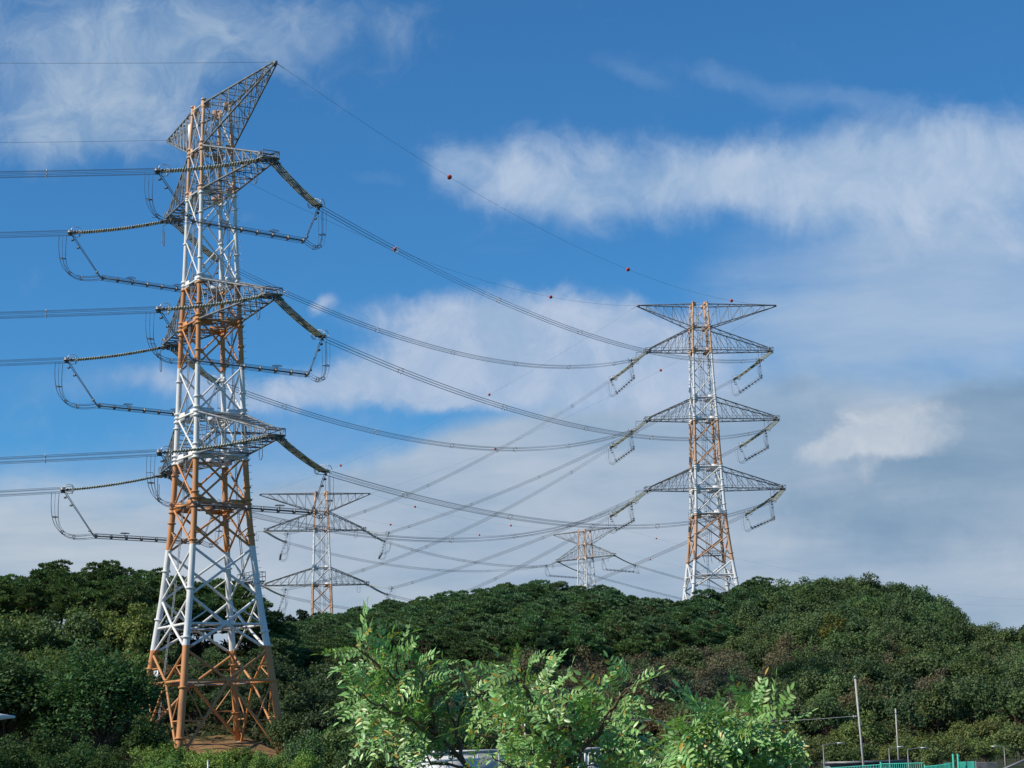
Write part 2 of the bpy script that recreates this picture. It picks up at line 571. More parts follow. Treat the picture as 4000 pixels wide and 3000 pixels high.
class Tower:
    def __init__(s, key, X, Y, top, a, dr):
        s.X, s.Y, s.top, s.dr = X, Y, top + EYE, dr
        s.a = Vector((a[0], a[1], 0))
        s.b = Vector((-a[1], a[0], 0))
        s.z0 = s.top - HT
        TOWERS[key] = s

    def tip(s, k, side):
        """attachment point at the end of arm k (0, 1, 2 or 'g') on side +1 or -1"""
        z, r = (0.0, GARM) if k == 'g' else (ARMS[k][1], ARMS[k][2])
        r += side * s.dr
        return Vector((s.X, s.Y, s.top + z)) + s.a * (side * r)

    def build(s, label, paint, detail, brace_paint):
        root = empty('transmission_pylon', (s.X, s.Y, s.z0), math.atan2(s.a.y, s.a.x))
        tag(root, label, 'pylon', 'lattice pylons of one power line')
        s.root = root
        n_leg = 10 if detail > 1 else 6
        n_br = 6 if detail > 1 else 4
        corner = lambda sx, sy, z: np.array([sx * wz(z), sy * wz(z), z])

        def floor_at(sx, sy):
            w = s.a * (sx * 7.2) + s.b * (sy * 7.2)
            return gz(s.X + w.x, s.Y + w.y) - s.z0
        # legs
        for sx, sy in ((1, -1), (-1, -1), (-1, 1), (1, 1)):
            zb = min(max(floor_at(sx, sy), -9.0), 7.0) - 0.4
            mb = MB()
            zs = [z for z in np.linspace(zb, HT + 0.5, 24)]
            mb.path([corner(sx, sy, z) for z in zs], [leg_r(max(z, 0)) for z in zs], n_leg, True)
            joints = list(np.arange(max(zb + 4, 1), HT, 6.3)) + [HT + z for z, w in LV[1:8]]
            for z in joints:
                p = corner(sx, sy, z)
                d = corner(sx, sy, z + 1) - p
                d /= np.linalg.norm(d)
                r = leg_r(z)
                mb.tube(p - d * 0.09, p + d * 0.09, r * 1.42, n=n_leg, cap=True)
            for z in [HT + k for k in (-6.05, -12.2, -24.6, -30.2, -42.6, -48.2, -54.6)] + [HT]:
                p = corner(sx, sy, z)
                d = corner(sx, sy, z + 1) - p
                for o in (-0.55, 0.55):
                    mb.tube(p + d * (o - 0.11), p + d * (o + 0.11), leg_r(z) * 1.5, n=n_leg, cap=True)
                # gusset plates toward both faces
                g = 0.5 + 0.02 * (HT - z)
                mb.box(p + np.array([-sx * g, 0, 0]), (g * 0.75, 0.03, 0.55))
                mb.box(p + np.array([0, -sy * g, 0]), (0.03, g * 0.75, 0.55))
            if detail > 1 and (sx, sy) == (1, 1):                   # step bolts
                for z in np.arange(6, HT - 2, 0.9):
                    p = corner(1, 1, z)
                    mb.tube(p, p + (leg_r(z) * .7 + .3, leg_r(z) * .7 + .3, 0.02), 0.03, n=4)
            leg = mb.build('leg', paint, root, smooth=False)
            if detail > 1:
                fb = MB()
                q = corner(sx, sy, zb)
                fb.lathe(q + (0, 0, -1.0), q + (0, 0, 1), [(0, 1.0), (1.1, 0.95), (1.25, 0.8)], 12)
                fb.build('concrete_footing', M_CONC, leg)
        # bracing of the four faces
        Z = lambda k: HT + k
        X_PAN = [(0, -6.05), (-6.05, -12.2), (-12.2, -18.4), (-18.4, -24.6), (-24.6, -30.2), (-30.2, -36.3), (-36.3, -42.6), (-42.6, -48.2),
                 (-48.2, -54.6), (-54.6, -60.4), (-60.4, -66.7)]
        faces = [((1, -1), (1, 1)), ((1, 1), (-1, 1)), ((-1, 1), (-1, -1)), ((-1, -1), (1, -1))]
        for (c1, c2) in faces:
            mb = MB()
            A = lambda z: corner(c1[0], c1[1], z)
            B = lambda z: corner(c2[0], c2[1], z)
            C = lambda z: (A(z) + B(z)) / 2
            zb = max(min(floor_at(*c1), floor_at(*c2)), -8.0)
            for zt, zl in X_PAN:
                r = 0.085 + 0.0014 * (-zt)
                mb.tube(A(Z(zt)), B(Z(zl)), r, n=n_br)
                mb.tube(B(Z(zt)), A(Z(zl)), r, n=n_br)
                wt, wl = wz(Z(zt)), wz(Z(zl))
                f = wt / (wt + wl)
                x = A(Z(zt)) * (1 - f) + B(Z(zl)) * f
                nrm = np.cross(A(Z(zt)) - B(Z(zt)), (0, 0, 1.0))
                nrm /= np.linalg.norm(nrm)
                tdir = (B(0) - A(0)) / np.linalg.norm(B(0) - A(0))
                mb.box(x, (0.3, 0.035, 0.3), tdir, nrm, (0, 0, 1))
                if detail > 1 and zt < -50:
                    mb.tube(A((Z(zt) + Z(zl)) / 2), x * .5 + A(Z(zl)) * .5, r * .55, n=4)
                    mb.tube(B((Z(zt) + Z(zl)) / 2), x * .5 + B(Z(zl)) * .5, r * .55, n=4)
            for k in (0, -6.05, -12.2, -24.6, -30.2, -42.6, -48.2, -54.6, -70.3, -77.5):
                mb.tube(A(Z(k)), B(Z(k)), 0.10 + 0.0012 * (-k), n=n_br)
            rb = 0.19
            mb.tube(A(Z(-66.7)), C(Z(-70.3)), rb, n=n_br)
            mb.tube(B(Z(-66.7)), C(Z(-70.3)), rb, n=n_br)
            mb.tube(C(Z(-70.3)), A(Z(-73.6)), rb, n=n_br)
            mb.tube(C(Z(-70.3)), B(Z(-73.6)), rb, n=n_br)
            mb.tube(A(Z(-73.6)), C(Z(-77.5)), rb, n=n_br)
            mb.tube(B(Z(-73.6)), C(Z(-77.5)), rb, n=n_br)
            zq = Z(-77.5)
            for E, F in ((A, B), (B, A)):
                e = E(zb + 0.8)
                mb.tube(C(zq), e, rb, n=n_br)
                h = (zq + zb) / 2
                k = C(zq) * .5 + e * .5
                mb.tube(k, E(k[2]), 0.1, n=n_br)
                mb.tube(k, E(zq), 0.1, n=n_br)
                k2 = C(zq) * .25 + e * .75
                mb.tube(k2, E(k[2]), 0.09, n=n_br)
                k3 = E(Z(-73.6)) * .5 + C(zq) * .5
                mb.tube(k3, E(zq), 0.09, n=n_br)
                mb.tube(k3, E(k3[2]), 0.09, n=n_br)
                k4 = E(Z(-66.7)) * .5 + C(Z(-70.3)) * .5
                mb.tube(k4, E(Z(-70.3)), 0.09, n=n_br)
            for k in (-70.3, -77.5):
                nrm = np.cross(A(0) - B(0), (0, 0, 1.0))
                nrm /= np.linalg.norm(nrm)
                mb.box(C(Z(k)), (0.55, 0.06, 0.45), np.cross(nrm, (0, 0, 1.0)), nrm, (0, 0, 1))
            mb.build('bracing', brace_paint, root)
        # level frames inside the body
        for k in (-6.05, -12.2, -24.6, -30.2, -42.6, -48.2, -54.6, -70.3, -77.5):
            mb = MB()
            z = Z(k) - 0.12
            w = wz(Z(k))
            r = 0.085
            mb.tube((w, 0, z), (0, w, z), r, n=4)
            mb.tube((0, w, z), (-w, 0, z), r, n=4)
            mb.tube((-w, 0, z), (0, -w, z), r, n=4)
            mb.tube((0, -w, z), (w, 0, z), r, n=4)
            mb.tube((w, -w, z + .25), (-w, w, z + .25), r, n=4)
            mb.tube((w, w, z + .25), (-w, -w, z + .25), r, n=4)
            if k in (-6.05, -12.2, -30.2, -48.2):
                mb.box((0.3, 0, z + 0.5), (w * 0.75, 0.5, 0.03))
                for sy in (-0.5, 0.5):
                    mb.tube((0.3 - w * .75, sy, z + 1.5), (0.3 + w * .75, sy, z + 1.5), 0.035, n=4)
                    for q in np.linspace(-.75, .75, 5):
                        mb.tube((0.3 + q * w, sy, z + .5), (0.3 + q * w, sy, z + 1.5), 0.03, n=4)
            mb.build('level_frame', M_STEEL, root)
        # three pairs of arms for the wires
        for k, (zt, zl, r) in enumerate(ARMS):
            for side in (1, -1):
                s.arm(root, side, Z(zt), Z(zl), r + side * s.dr, detail)
        for side in (1, -1):
            s.ground_arm(root, side, Z(0), Z(-6.05), GARM + side * s.dr, detail)
        # ladder and hoist rails
        mb = MB()
        step = 0.55 if detail > 1 else 0.9
        wx = lambda z: -0.25 * wz(z)
        zz = np.linspace(4, HT - 0.5, 40)
        for o in (-0.22, 0.22):
            mb.path([(wx(z) + o, -wz(z) + (0.25 if detail > 1 else 1.6), z) for z in zz], 0.05, 4)
        for z in np.arange(4, HT - 1, step):
            y = -wz(z) + (0.25 if detail > 1 else 1.6)
            mb.tube((wx(z) - 0.22, y, z), (wx(z) + 0.22, y, z), 0.035, n=4)
        mb.build('ladder', M_GALV if detail > 1 else M_STEEL, root)
        mb = MB()
        for o in (0.0, 0.5):
            mb.path([(0.25 * wz(z) + o, wz(z) - 0.35, z) for z in np.linspace(Z(-64.2), HT - 6, 12)], 0.055, 4)
        for z in np.arange(Z(-64.0), HT - 6, 1.6):
            mb.tube((0.25 * wz(z), wz(z) - .35, z), (0.25 * wz(z) + .5, wz(z) - .35, z), 0.03, n=4)
        mb.build('hoist_rail', M_DARK, root)
        # railed platform
        mb = MB()
        zp = Z(-64.6)
        w = wz(zp)
        cx, cy = 0.35 * w, w + 0.55
        hx, hy = 2.4, 0.95
        mb.box((cx, cy, zp), (hx, hy, 0.06))
        for px in np.linspace(-hx, hx, 6):
            for py in (-hy, hy):
                mb.tube((cx + px, cy + py, zp), (cx + px, cy + py, zp + 1.2), 0.04, n=4)
        for h in (0.6, 1.2):
            for py in (-hy, hy):
                mb.tube((cx - hx, cy + py, zp + h), (cx + hx, cy + py, zp + h), 0.04, n=4)
            for px in (-hx, hx):
                mb.tube((cx + px, cy - hy, zp + h), (cx + px, cy + hy, zp + h), 0.04, n=4)
        for px in (-hx * .8, 0, hx * .8):
            mb.tube((cx + px, cy + hy, zp), (cx + px, w + .05, zp - 1.9), 0.06, n=4)
        mb.build('railed_platform', M_STEEL, root)
        if detail > 1:
            mb = MB()
            mb.box((-wz(Z(-2.6)) - 0.55, -wz(Z(-2.6)) - .1, Z(-2.9)), (0.42, 0.03, 1.15))
            mb.tube((-wz(Z(-2.6)) - .5, -wz(Z(-2.6)) - .05, Z(-1.9)), (-wz(Z(-2.6)), -wz(Z(-2.6)), Z(-1.9)), 0.05, n=4)
            mb.build('sign_plate', M_SIGN, root)
            mb = MB()
            mb.box((-3.4, -wz(Z(-76.6)) - .1, Z(-76.4)), (0.75, 0.04, 0.6))
            mb.tube((-4.4, -wz(Z(-76.6)), Z(-76.4)), (-2.4, -wz(Z(-76.6)), Z(-76.4)), 0.05, n=4)
            mb.build('notice_board', M_LAMP, root)

    def arm(s, root, side, zt, zl, r, detail):
        mb = MB()
        n = 6 if detail > 1 else 4
        tipw = 1.15
        wt, wl = wz(zt), wz(zl)
        nb = 7 if detail > 1 else 6
        L = {}
        for sy in (1, -1):
            L['b', sy] = (np.array([side * wl, sy * wl, zl]), np.array([side * (r - 0.2), sy * tipw, zl]))
            L['t', sy] = (np.array([side * wt, sy * wt, zt]), np.array([side * (r - 1.0), sy * tipw * .9, zl + 0.85]))
            mb.tube(*L['b', sy], 0.15, 0.12, n=n)
            mb.tube(*L['t', sy], 0.16, 0.13, n=n)
        at_ = lambda k, sy, t: L[k, sy][0] * (1 - t) + L[k, sy][1] * t
        ts = np.linspace(0, 1, nb + 1)
        rl = 0.062 if detail > 1 else 0.055
        for i in range(nb):
            t0, t1 = ts[i], ts[i + 1]
            for sy in (1, -1):
                mb.tube(at_('b', sy, t1), at_('t', sy, t1), rl, n=4)
                mb.tube(at_('t', sy, t0), at_('b', sy, t1), rl * 1.15, n=4)
            for k in ('b', 't'):
                mb.tube(at_(k, 1, t1), at_(k, -1, t1), rl, n=4)
                sgn = 1 if i % 2 else -1
                mb.tube(at_(k, sgn, t0), at_(k, -sgn, t1), rl, n=4)
            if i < nb - 2:
                mb.tube(at_('b', 1, t1) * .5 + at_('t', 1, t1) * .5, at_('b', -1, t1) * .5 + at_('t', -1, t1) * .5, rl * .8, n=4)
        # walkway line along the arm
        mb.tube((side * wl, 0.3, zl + 1.1), (side * (r - 1.6), 0.3, zl + 1.1), 0.04, n=4)
        o = mb.build('crossarm', M_STEEL, root)
        # end box that carries the insulator sets
        mb = MB()
        xa, xb, zc, zd = side * (r - 1.1), side * (r + .35), zl, zl + .82
        E8 = {(i, j, k): np.array([(xa, xb)[i], (-tipw, tipw)[j], (zc, zd)[k]]) for i in (0, 1) for j in (0, 1) for k in (0, 1)}
        for p_ in E8:
            for q_ in E8:
                if p_ < q_ and sum(abs(u - v) for u, v in zip(p_, q_)) == 1:
                    mb.tube(E8[p_], E8[q_], 0.065, n=4)
        mb.tube(E8[0, 0, 0], E8[1, 0, 1], .05, n=4)
        mb.tube(E8[0, 1, 0], E8[1, 1, 1], .05, n=4)
        mb.tube(E8[1, 0, 0], E8[1, 1, 1], .05, n=4)
        mb.box((side * (r - .75), -tipw - .04, zl + .5), (.30, .02, .26))
        mb.box((side * (r - 0.4), 0, zl - 0.1), (0.72, tipw + .1, 0.05))
        mb.box((side * (r - 0.4), 0, zl - 0.26), (0.10, tipw + .3, 0.09))
        for q in (-.9, -.3, .3, .9):
            for o2 in (-1, 1):
                mb.box((side * (r - 0.1 + 0.25 * o2), q, zl - 0.42), (0.04, 0.12, 0.22))
        mb.build('arm_end_box', M_STEEL, o)
        # hanging rods
        mb = MB()
        if side > 0:
            x = r - 3.6
            mb.tube((x, -.6, zl), (x, -.6, zl - 2.2), 0.05, n=5)
            mb.tube((x + .95, -.6, zl), (x + .95, -.6, zl - 2.2), 0.05, n=5)
            mb.path([(x + .475 - .475 * math.cos(q), -.6, zl - 2.2 - .5 * math.sin(q)) for q in np.linspace(0, math.pi, 8)], 0.05, 5)
        else:
            x = -(r + 2.7)
            mb.tube((-r, 0, zl - .1), (x, -.4, zl - .25), 0.06, n=5)
            mb.path([(x, -.4, zl - .25), (x - .05, -.4, zl - 2.9)] + [(x - .05 + .3 * (1 - math.cos(q)) , -.4, zl - 2.9 - .4 * math.sin(q)) for q in np.linspace(.3, math.pi, 6)] + [(x + .55, -.4, zl - 1.2)], 0.05, 5)
        mb.build('guard_rod', M_DARK, o)

    def ground_arm(s, root, side, zt, zl, r, detail):
        mb = MB()
        n = 6 if detail > 1 else 4
        wt, wl = wz(zt), wz(zl)
        tip = np.array([side * r, 0, zt])
        L = {}
        for sy in (1, -1):
            L['t', sy] = (np.array([side * wt, sy * wt, zt]), tip + (0, sy * .15, 0.05))
            L['b', sy] = (np.array([side * wl, sy * wl, zl]), tip + (0, sy * .15, -0.3))
            mb.tube(*L['t', sy], 0.16, 0.12, n=n)
            mb.tube(*L['b', sy], 0.14, 0.11, n=n)
        at_ = lambda k, sy, t: L[k, sy][0] * (1 - t) + L[k, sy][1] * t
        nb = 8 if detail > 1 else 6
        ts = np.linspace(0, 1, nb + 1)
        rl = 0.062 if detail > 1 else 0.05
        for i in range(nb - 1):
            t0, t1 = ts[i], ts[i + 1]
            for sy in (1, -1):
                mb.tube(at_('b', sy, t1), at_('t', sy, t1), rl, n=4)
                mb.tube(at_('t', sy, t1), at_('b', sy, t0), rl * 1.15, n=4)
            for k in ('b', 't'):
                mb.tube(at_(k, 1, t1), at_(k, -1, t1), rl, n=4)
                sgn = 1 if i % 2 else -1
                mb.tube(at_(k, sgn, t0), at_(k, -sgn, t1), rl, n=4)
        mb.box(tip + (-side * .15, 0, -.12), (0.4, 0.22, 0.25))
        mb.build('ground_wire_arm', M_STEEL, root)


Tower('near', -40.07, 260.72, 88.52, (math.sin(.5494), -math.cos(.5494)), 2.7)
Tower('hill', 48.93, 505.95, 114.99, (math.cos(-.113), -math.sin(-.113)), 2.2)
Tower('left', -64.35, 657.6, 88.81, (math.cos(-.149), -math.sin(-.149)), -2.0)
Tower('far', 30.72, 890.2, 100.3, (math.cos(.732), -math.sin(.732)), 0.0)

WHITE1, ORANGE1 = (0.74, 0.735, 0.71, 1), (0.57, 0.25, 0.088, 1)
WHITE2, ORANGE2 = (0.74, 0.735, 0.72, 1), (0.58, 0.33, 0.19, 1)  # paler orange: faded paint, with the paling of distance put into the colour
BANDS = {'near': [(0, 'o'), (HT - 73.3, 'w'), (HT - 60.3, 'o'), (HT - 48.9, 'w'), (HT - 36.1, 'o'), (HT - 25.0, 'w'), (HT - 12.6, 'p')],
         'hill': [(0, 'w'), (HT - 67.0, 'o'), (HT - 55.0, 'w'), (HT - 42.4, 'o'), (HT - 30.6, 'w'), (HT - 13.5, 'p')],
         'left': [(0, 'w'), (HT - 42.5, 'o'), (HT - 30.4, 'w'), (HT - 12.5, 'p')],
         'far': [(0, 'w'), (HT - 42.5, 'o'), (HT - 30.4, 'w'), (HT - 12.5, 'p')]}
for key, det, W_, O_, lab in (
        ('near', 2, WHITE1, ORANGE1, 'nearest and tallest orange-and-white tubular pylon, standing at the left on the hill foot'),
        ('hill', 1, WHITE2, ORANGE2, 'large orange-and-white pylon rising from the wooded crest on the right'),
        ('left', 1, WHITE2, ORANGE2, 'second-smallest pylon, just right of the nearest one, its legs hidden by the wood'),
        ('far', 1, WHITE2, (0.62, 0.40, 0.27, 1), 'smallest and palest pylon, half hidden behind the middle of the crest')):  # farthest pylon: its orange is faded and also paled for distance
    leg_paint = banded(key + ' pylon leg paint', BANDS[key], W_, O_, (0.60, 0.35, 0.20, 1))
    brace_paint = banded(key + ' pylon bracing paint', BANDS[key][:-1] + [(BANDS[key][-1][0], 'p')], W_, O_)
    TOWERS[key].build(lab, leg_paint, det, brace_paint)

# ------------------------------------------------------------------ insulators, conductors, jumpers
SL = 14.3                                   # plan length of one insulator set
SIDE = {('near', 1): 'near', ('near', -1): 'far', ('hill', 1): 'right', ('hill', -1): 'left', ('left', 1): 'right', ('left', -1): 'left',
        ('far', 1): 'right', ('far', -1): 'left'}
ARMN = ['upper', 'middle', 'lower']
TN = {'near': 'nearest pylon', 'hill': 'crest pylon', 'left': 'second-smallest pylon', 'far': 'smallest pylon'}
U0 = Vector((-0.98, -0.2, 0))


def plan_dir(p, q):
    d = Vector((q.x - p.x, q.y - p.y, 0))
    return d.normalized()


def string_mesh(L, D, quality):
    """one insulator set in its own frame: x along the line, hanging from the origin"""
    sag = 0.55
    pt = lambda t: np.array([L * t, 0, -D * t - 4 * sag * t * (1 - t) * 0.6])
    parts = []
    lat = 0.34
    for i in range(4):
        y = (i - 1.5) * lat
        mb = MB()
        t0, t1 = 0.11, 0.93
        if quality >= 2:
            nd = 36
            P = [pt(t) + (0, y, 0) for t in np.linspace(t0, t1, nd + 1)]
            for a, b in zip(P[:-1], P[1:]):
                h = np.linalg.norm(b - a)
                mb.lathe(a, b, [(0, .05), (h * .35, .065), (h * .5, .145), (h * .72, .13), (h, .05)], 8)
        elif quality == 1:
            nd = 24
            P = [pt(t) + (0, y, 0) for t in np.linspace(t0, t1, nd + 1)]
            for a, b in zip(P[:-1], P[1:]):
                h = np.linalg.norm(b - a)
                mb.lathe(a, b, [(0, .07), (h * .5, .14), (h, .06)], 6)
        else:
            mb.path([pt(t) + (0, y, 0) for t in np.linspace(t0, t1, 8)], 0.09, 5)
        parts.append(('insulator_string', mb.mesh('insulator_string', M_INS, quality >= 1)))
    def part(nm, m, fn, smooth=False):
        mb = MB()
        fn(mb)
        parts.append((nm, mb.mesh(nm, m, smooth)))

    def near_yoke(mb):
        mb.box(pt(.105), (0.12, .75, 0.06))
        for i in range(4):
            y = (i - 1.5) * lat
            mb.tube((0.1, y * 1.5, -0.3), pt(.115) + (0, y, 0), 0.05, n=5)

    def far_yoke(mb):
        mb.box(pt(.945), (0.16, .78, 0.07))
        for i in range(4):
            y = (i - 1.5) * lat
            mb.tube(pt(.925) + (0, y, 0), pt(.98) + (0, y * .8, 0), 0.06, n=5)
        mb.box(pt(.985), (0.38, .45, 0.05))
        mb.box(pt(.985), (0.3, .05, 0.42))
    part('yoke_plate', M_DARK, near_yoke)
    part('yoke_plate', M_DARK, far_yoke)
    if quality >= 1:
        for t in np.linspace(.25, .8, 5):
            part('string_spacer', M_DARK, lambda mb: mb.box(pt(t), (0.05, .60, 0.05)))
        part('corona_ring', M_ALU, lambda mb: mb.torus(pt(.90), (1, 0, 0), 0.62, 0.05, 18, 5, (0, 1, 0), 1.45))
        for sg in (1, -1):
            part('corona_ring', M_ALU, lambda mb: mb.torus(pt(.93) + (0, .95 * sg, .1), (0, 1, 0), 0.5, 0.045, 16, 5, (1, 0, 0), 1.3))
        part('arcing_horn', M_DARK, lambda mb: mb.path([pt(.13) + (0, .7, 0), pt(.13) + (.2, .9, .5), pt(.17) + (.5, .9, .6)], 0.04, 5))
    else:
        part('corona_ring', M_ALU, lambda mb: mb.torus(pt(.92), (1, 0, 0), 0.6, 0.06, 10, 4, (0, 1, 0), 1.4))
    return parts


STR_CACHE = {}
GROUP_STR = {'near': 'insulator sets of the nearest pylon', 'hill': 'insulator sets of the pylon on the right crest',
             'left': 'insulator sets of the pylon behind the nearest one', 'far': 'insulator sets of the smallest pylon'}


def insulator_set(tw, k, side, u, D, quality, whither, L=SL):
    tip = TOWERS[tw].tip(k, side)
    key = (round(D, 1), quality, L)
    if key not in STR_CACHE:
        STR_CACHE[key] = string_mesh(L, D, quality)
    root = empty('insulator_set', tip, math.atan2(u.y, u.x))
    tag(root, 'insulator set, %s %s arm of the %s, %s' % (SIDE[tw, side], ARMN[k], TN[tw], whither), 'insulator', GROUP_STR[tw])
    for nm, me in STR_CACHE[key]:
        link_mesh(nm, me, root)
    return Vector((tip.x + u.x * L, tip.y + u.y * L, tip.z - D))


def span_points(A, B, sag, n=40):
    t = np.linspace(0, 1, n + 1)[:, None]
    P = np.array(A) * (1 - t) + np.array(B) * t
    P[:, 2] -= (4 * sag * t * (1 - t))[:, 0]
    return P


HEX = [(0.40 * math.cos(math.radians(60 * i + 30)), 0.40 * math.sin(math.radians(60 * i + 30))) for i in range(6)]


def conductor_bundle(A, B, sag, r, label, group, n=40, t_range=(0, 1), spacers=6):
    u = plan_dir(A, B)
    lat = np.array([-u.y, u.x, 0])
    P = span_points(A, B, sag, n)
    i0, i1 = int(t_range[0] * n), int(round(t_range[1] * n))
    P = P[i0:i1 + 1]
    root = empty('conductor_bundle', A)
    tag(root, label, 'power line', group)
    o0 = np.array(A)
    for hy, hz in HEX:
        mb = MB()
        mb.path(P - o0 + lat * hy + np.array([0, 0, hz]), r, 4)
        mb.build('conductor', M_WIRE, root, smooth=True)
    for q in np.linspace(0.10, 0.93, spacers):
        i = q * (len(P) - 1)
        a = P[int(i)] * (1 - i % 1) + P[min(int(i) + 1, len(P) - 1)] * (i % 1)
        mb = MB()
        ring = [a - o0 + lat * hy * .98 + np.array([0, 0, hz * .98]) for hy, hz in HEX]
        for x, y in zip(ring, ring[1:] + ring[:1]):
            mb.tube(x, y, max(r * 1.6, 0.05), n=4)
        for x in ring:
            c = a - o0
            d = (x - c) / np.linalg.norm(x - c)
            mb.tube(x - d * .06, x + d * .16, max(r * 2.0, 0.06), n=5, cap=True)
        mb.build('spacer', M_ALU, root)
    return root


def bez(p0, p1, p2, p3, n=14):
    t = np.linspace(0, 1, n + 1)[:, None]
    p0, p1, p2, p3 = (np.array(p, float) for p in (p0, p1, p2, p3))
    return p0 * (1 - t) ** 3 + 3 * p1 * t * (1 - t) ** 2 + 3 * p2 * t * t * (1 - t) + p3 * t ** 3


def jumper(tw, k, side, ua, ub, A, B, label, quality, drop=8.6, reach=9.9, bulge=5.0):
    """rigid bar slung under the arm end, loops of cable up to both conductor ends"""
    T = TOWERS[tw]
    tip = T.tip(k, side)
    root = empty('jumper', tip)
    tag(root, label, 'jumper', 'jumper loops slung under the pylon arms')
    o0 = np.array(tip)
    a = np.array(ua) * reach + (0, 0, -drop)
    b = np.array(ub) * reach + (0, 0, -drop)
    d = (b - a) / np.linalg.norm(b - a)
    lat = np.cross(d, (0, 0, 1.0))
    mb = MB()
    mb.tube(a, b, 0.11 if quality else 0.085, n=8, cap=True)
    ln = np.linalg.norm(b - a)
    for off in (1, -1):
        for z in (0.3, -0.3):
            mb.tube(a + lat * .3 * off + (0, 0, z), b + lat * .3 * off + (0, 0, z), 0.03, n=4)
    for q in np.linspace(0.02, 0.98, 8):
        c = a + (b - a) * q
        mb.box(c, (0.035, 0.33, 0.31) if quality else (0.03, 0.26, 0.22), d, lat, (0, 0, 1))
    if quality:
        for q in (.28, .72):
            c = a + (b - a) * q + (0, 0, .62)
            mb.torus(c, (0, 0, 1), .45, .05, 14, 4, d, 1.5)
            mb.tube(c - (0, 0, .6), c, 0.05, n=4)
    mb.build('jumper_bar', M_DARK, root)
    for e, E, u, sgn in ((a, A, ua, -1), (b, B, ub, 1)):
        E0 = np.array(E) - o0
        mb = MB()
        for off in (-.2, .2):
            mb.tube(E0 - np.array(u) * .5 + lat * off + (0, 0, -.3), e + lat * off * .5, 0.05 if quality else 0.035, n=5)
        for q in (.12, .3, .88):
            c = (E0 + (0, 0, -.3)) * (1 - q) + e * q
            mb.box(c, (.1, .25, .12), d, lat, (0, 0, 1))
        mb.build('support_rod', M_DARK, root)
        ud = np.array(u)
        for i, (hy, hz) in enumerate(HEX):
            st = E0 + ud * (0.3 + .5 * (i % 3)) + np.cross(ud, (0, 0, 1)) * hy + (0, 0, -.35)
            en = e + lat * hy * .9 + (0, 0, hz * .9)
            P = bez(st, st + (0, 0, -4.6) + ud * .3, en + ud * bulge + (0, 0, -.9), en)
            mb = MB()
            mb.path(P, 0.024 if quality else 0.02, 4)
            mb.build('jumper_cable', M_WIRE, root, smooth=True)
        if quality:
            for q in (4, 8, 11):
                mb = MB()
                R = []
                for i, (hy, hz) in enumerate(HEX):
                    st = E0 + ud * (0.3 + .5 * (i % 3)) + np.cross(ud, (0, 0, 1)) * hy + (0, 0, -.35)
                    en = e + lat * hy * .9 + (0, 0, hz * .9)
                    R.append(bez(st, st + (0, 0, -4.6) + ud * .3, en + ud * bulge + (0, 0, -.9), en)[q])
                for x, y in zip(R, R[1:] + R[:1]):
                    mb.tube(x, y, 0.055, n=4)
                mb.build('cable_spacer', M_DARK, root)
    return root


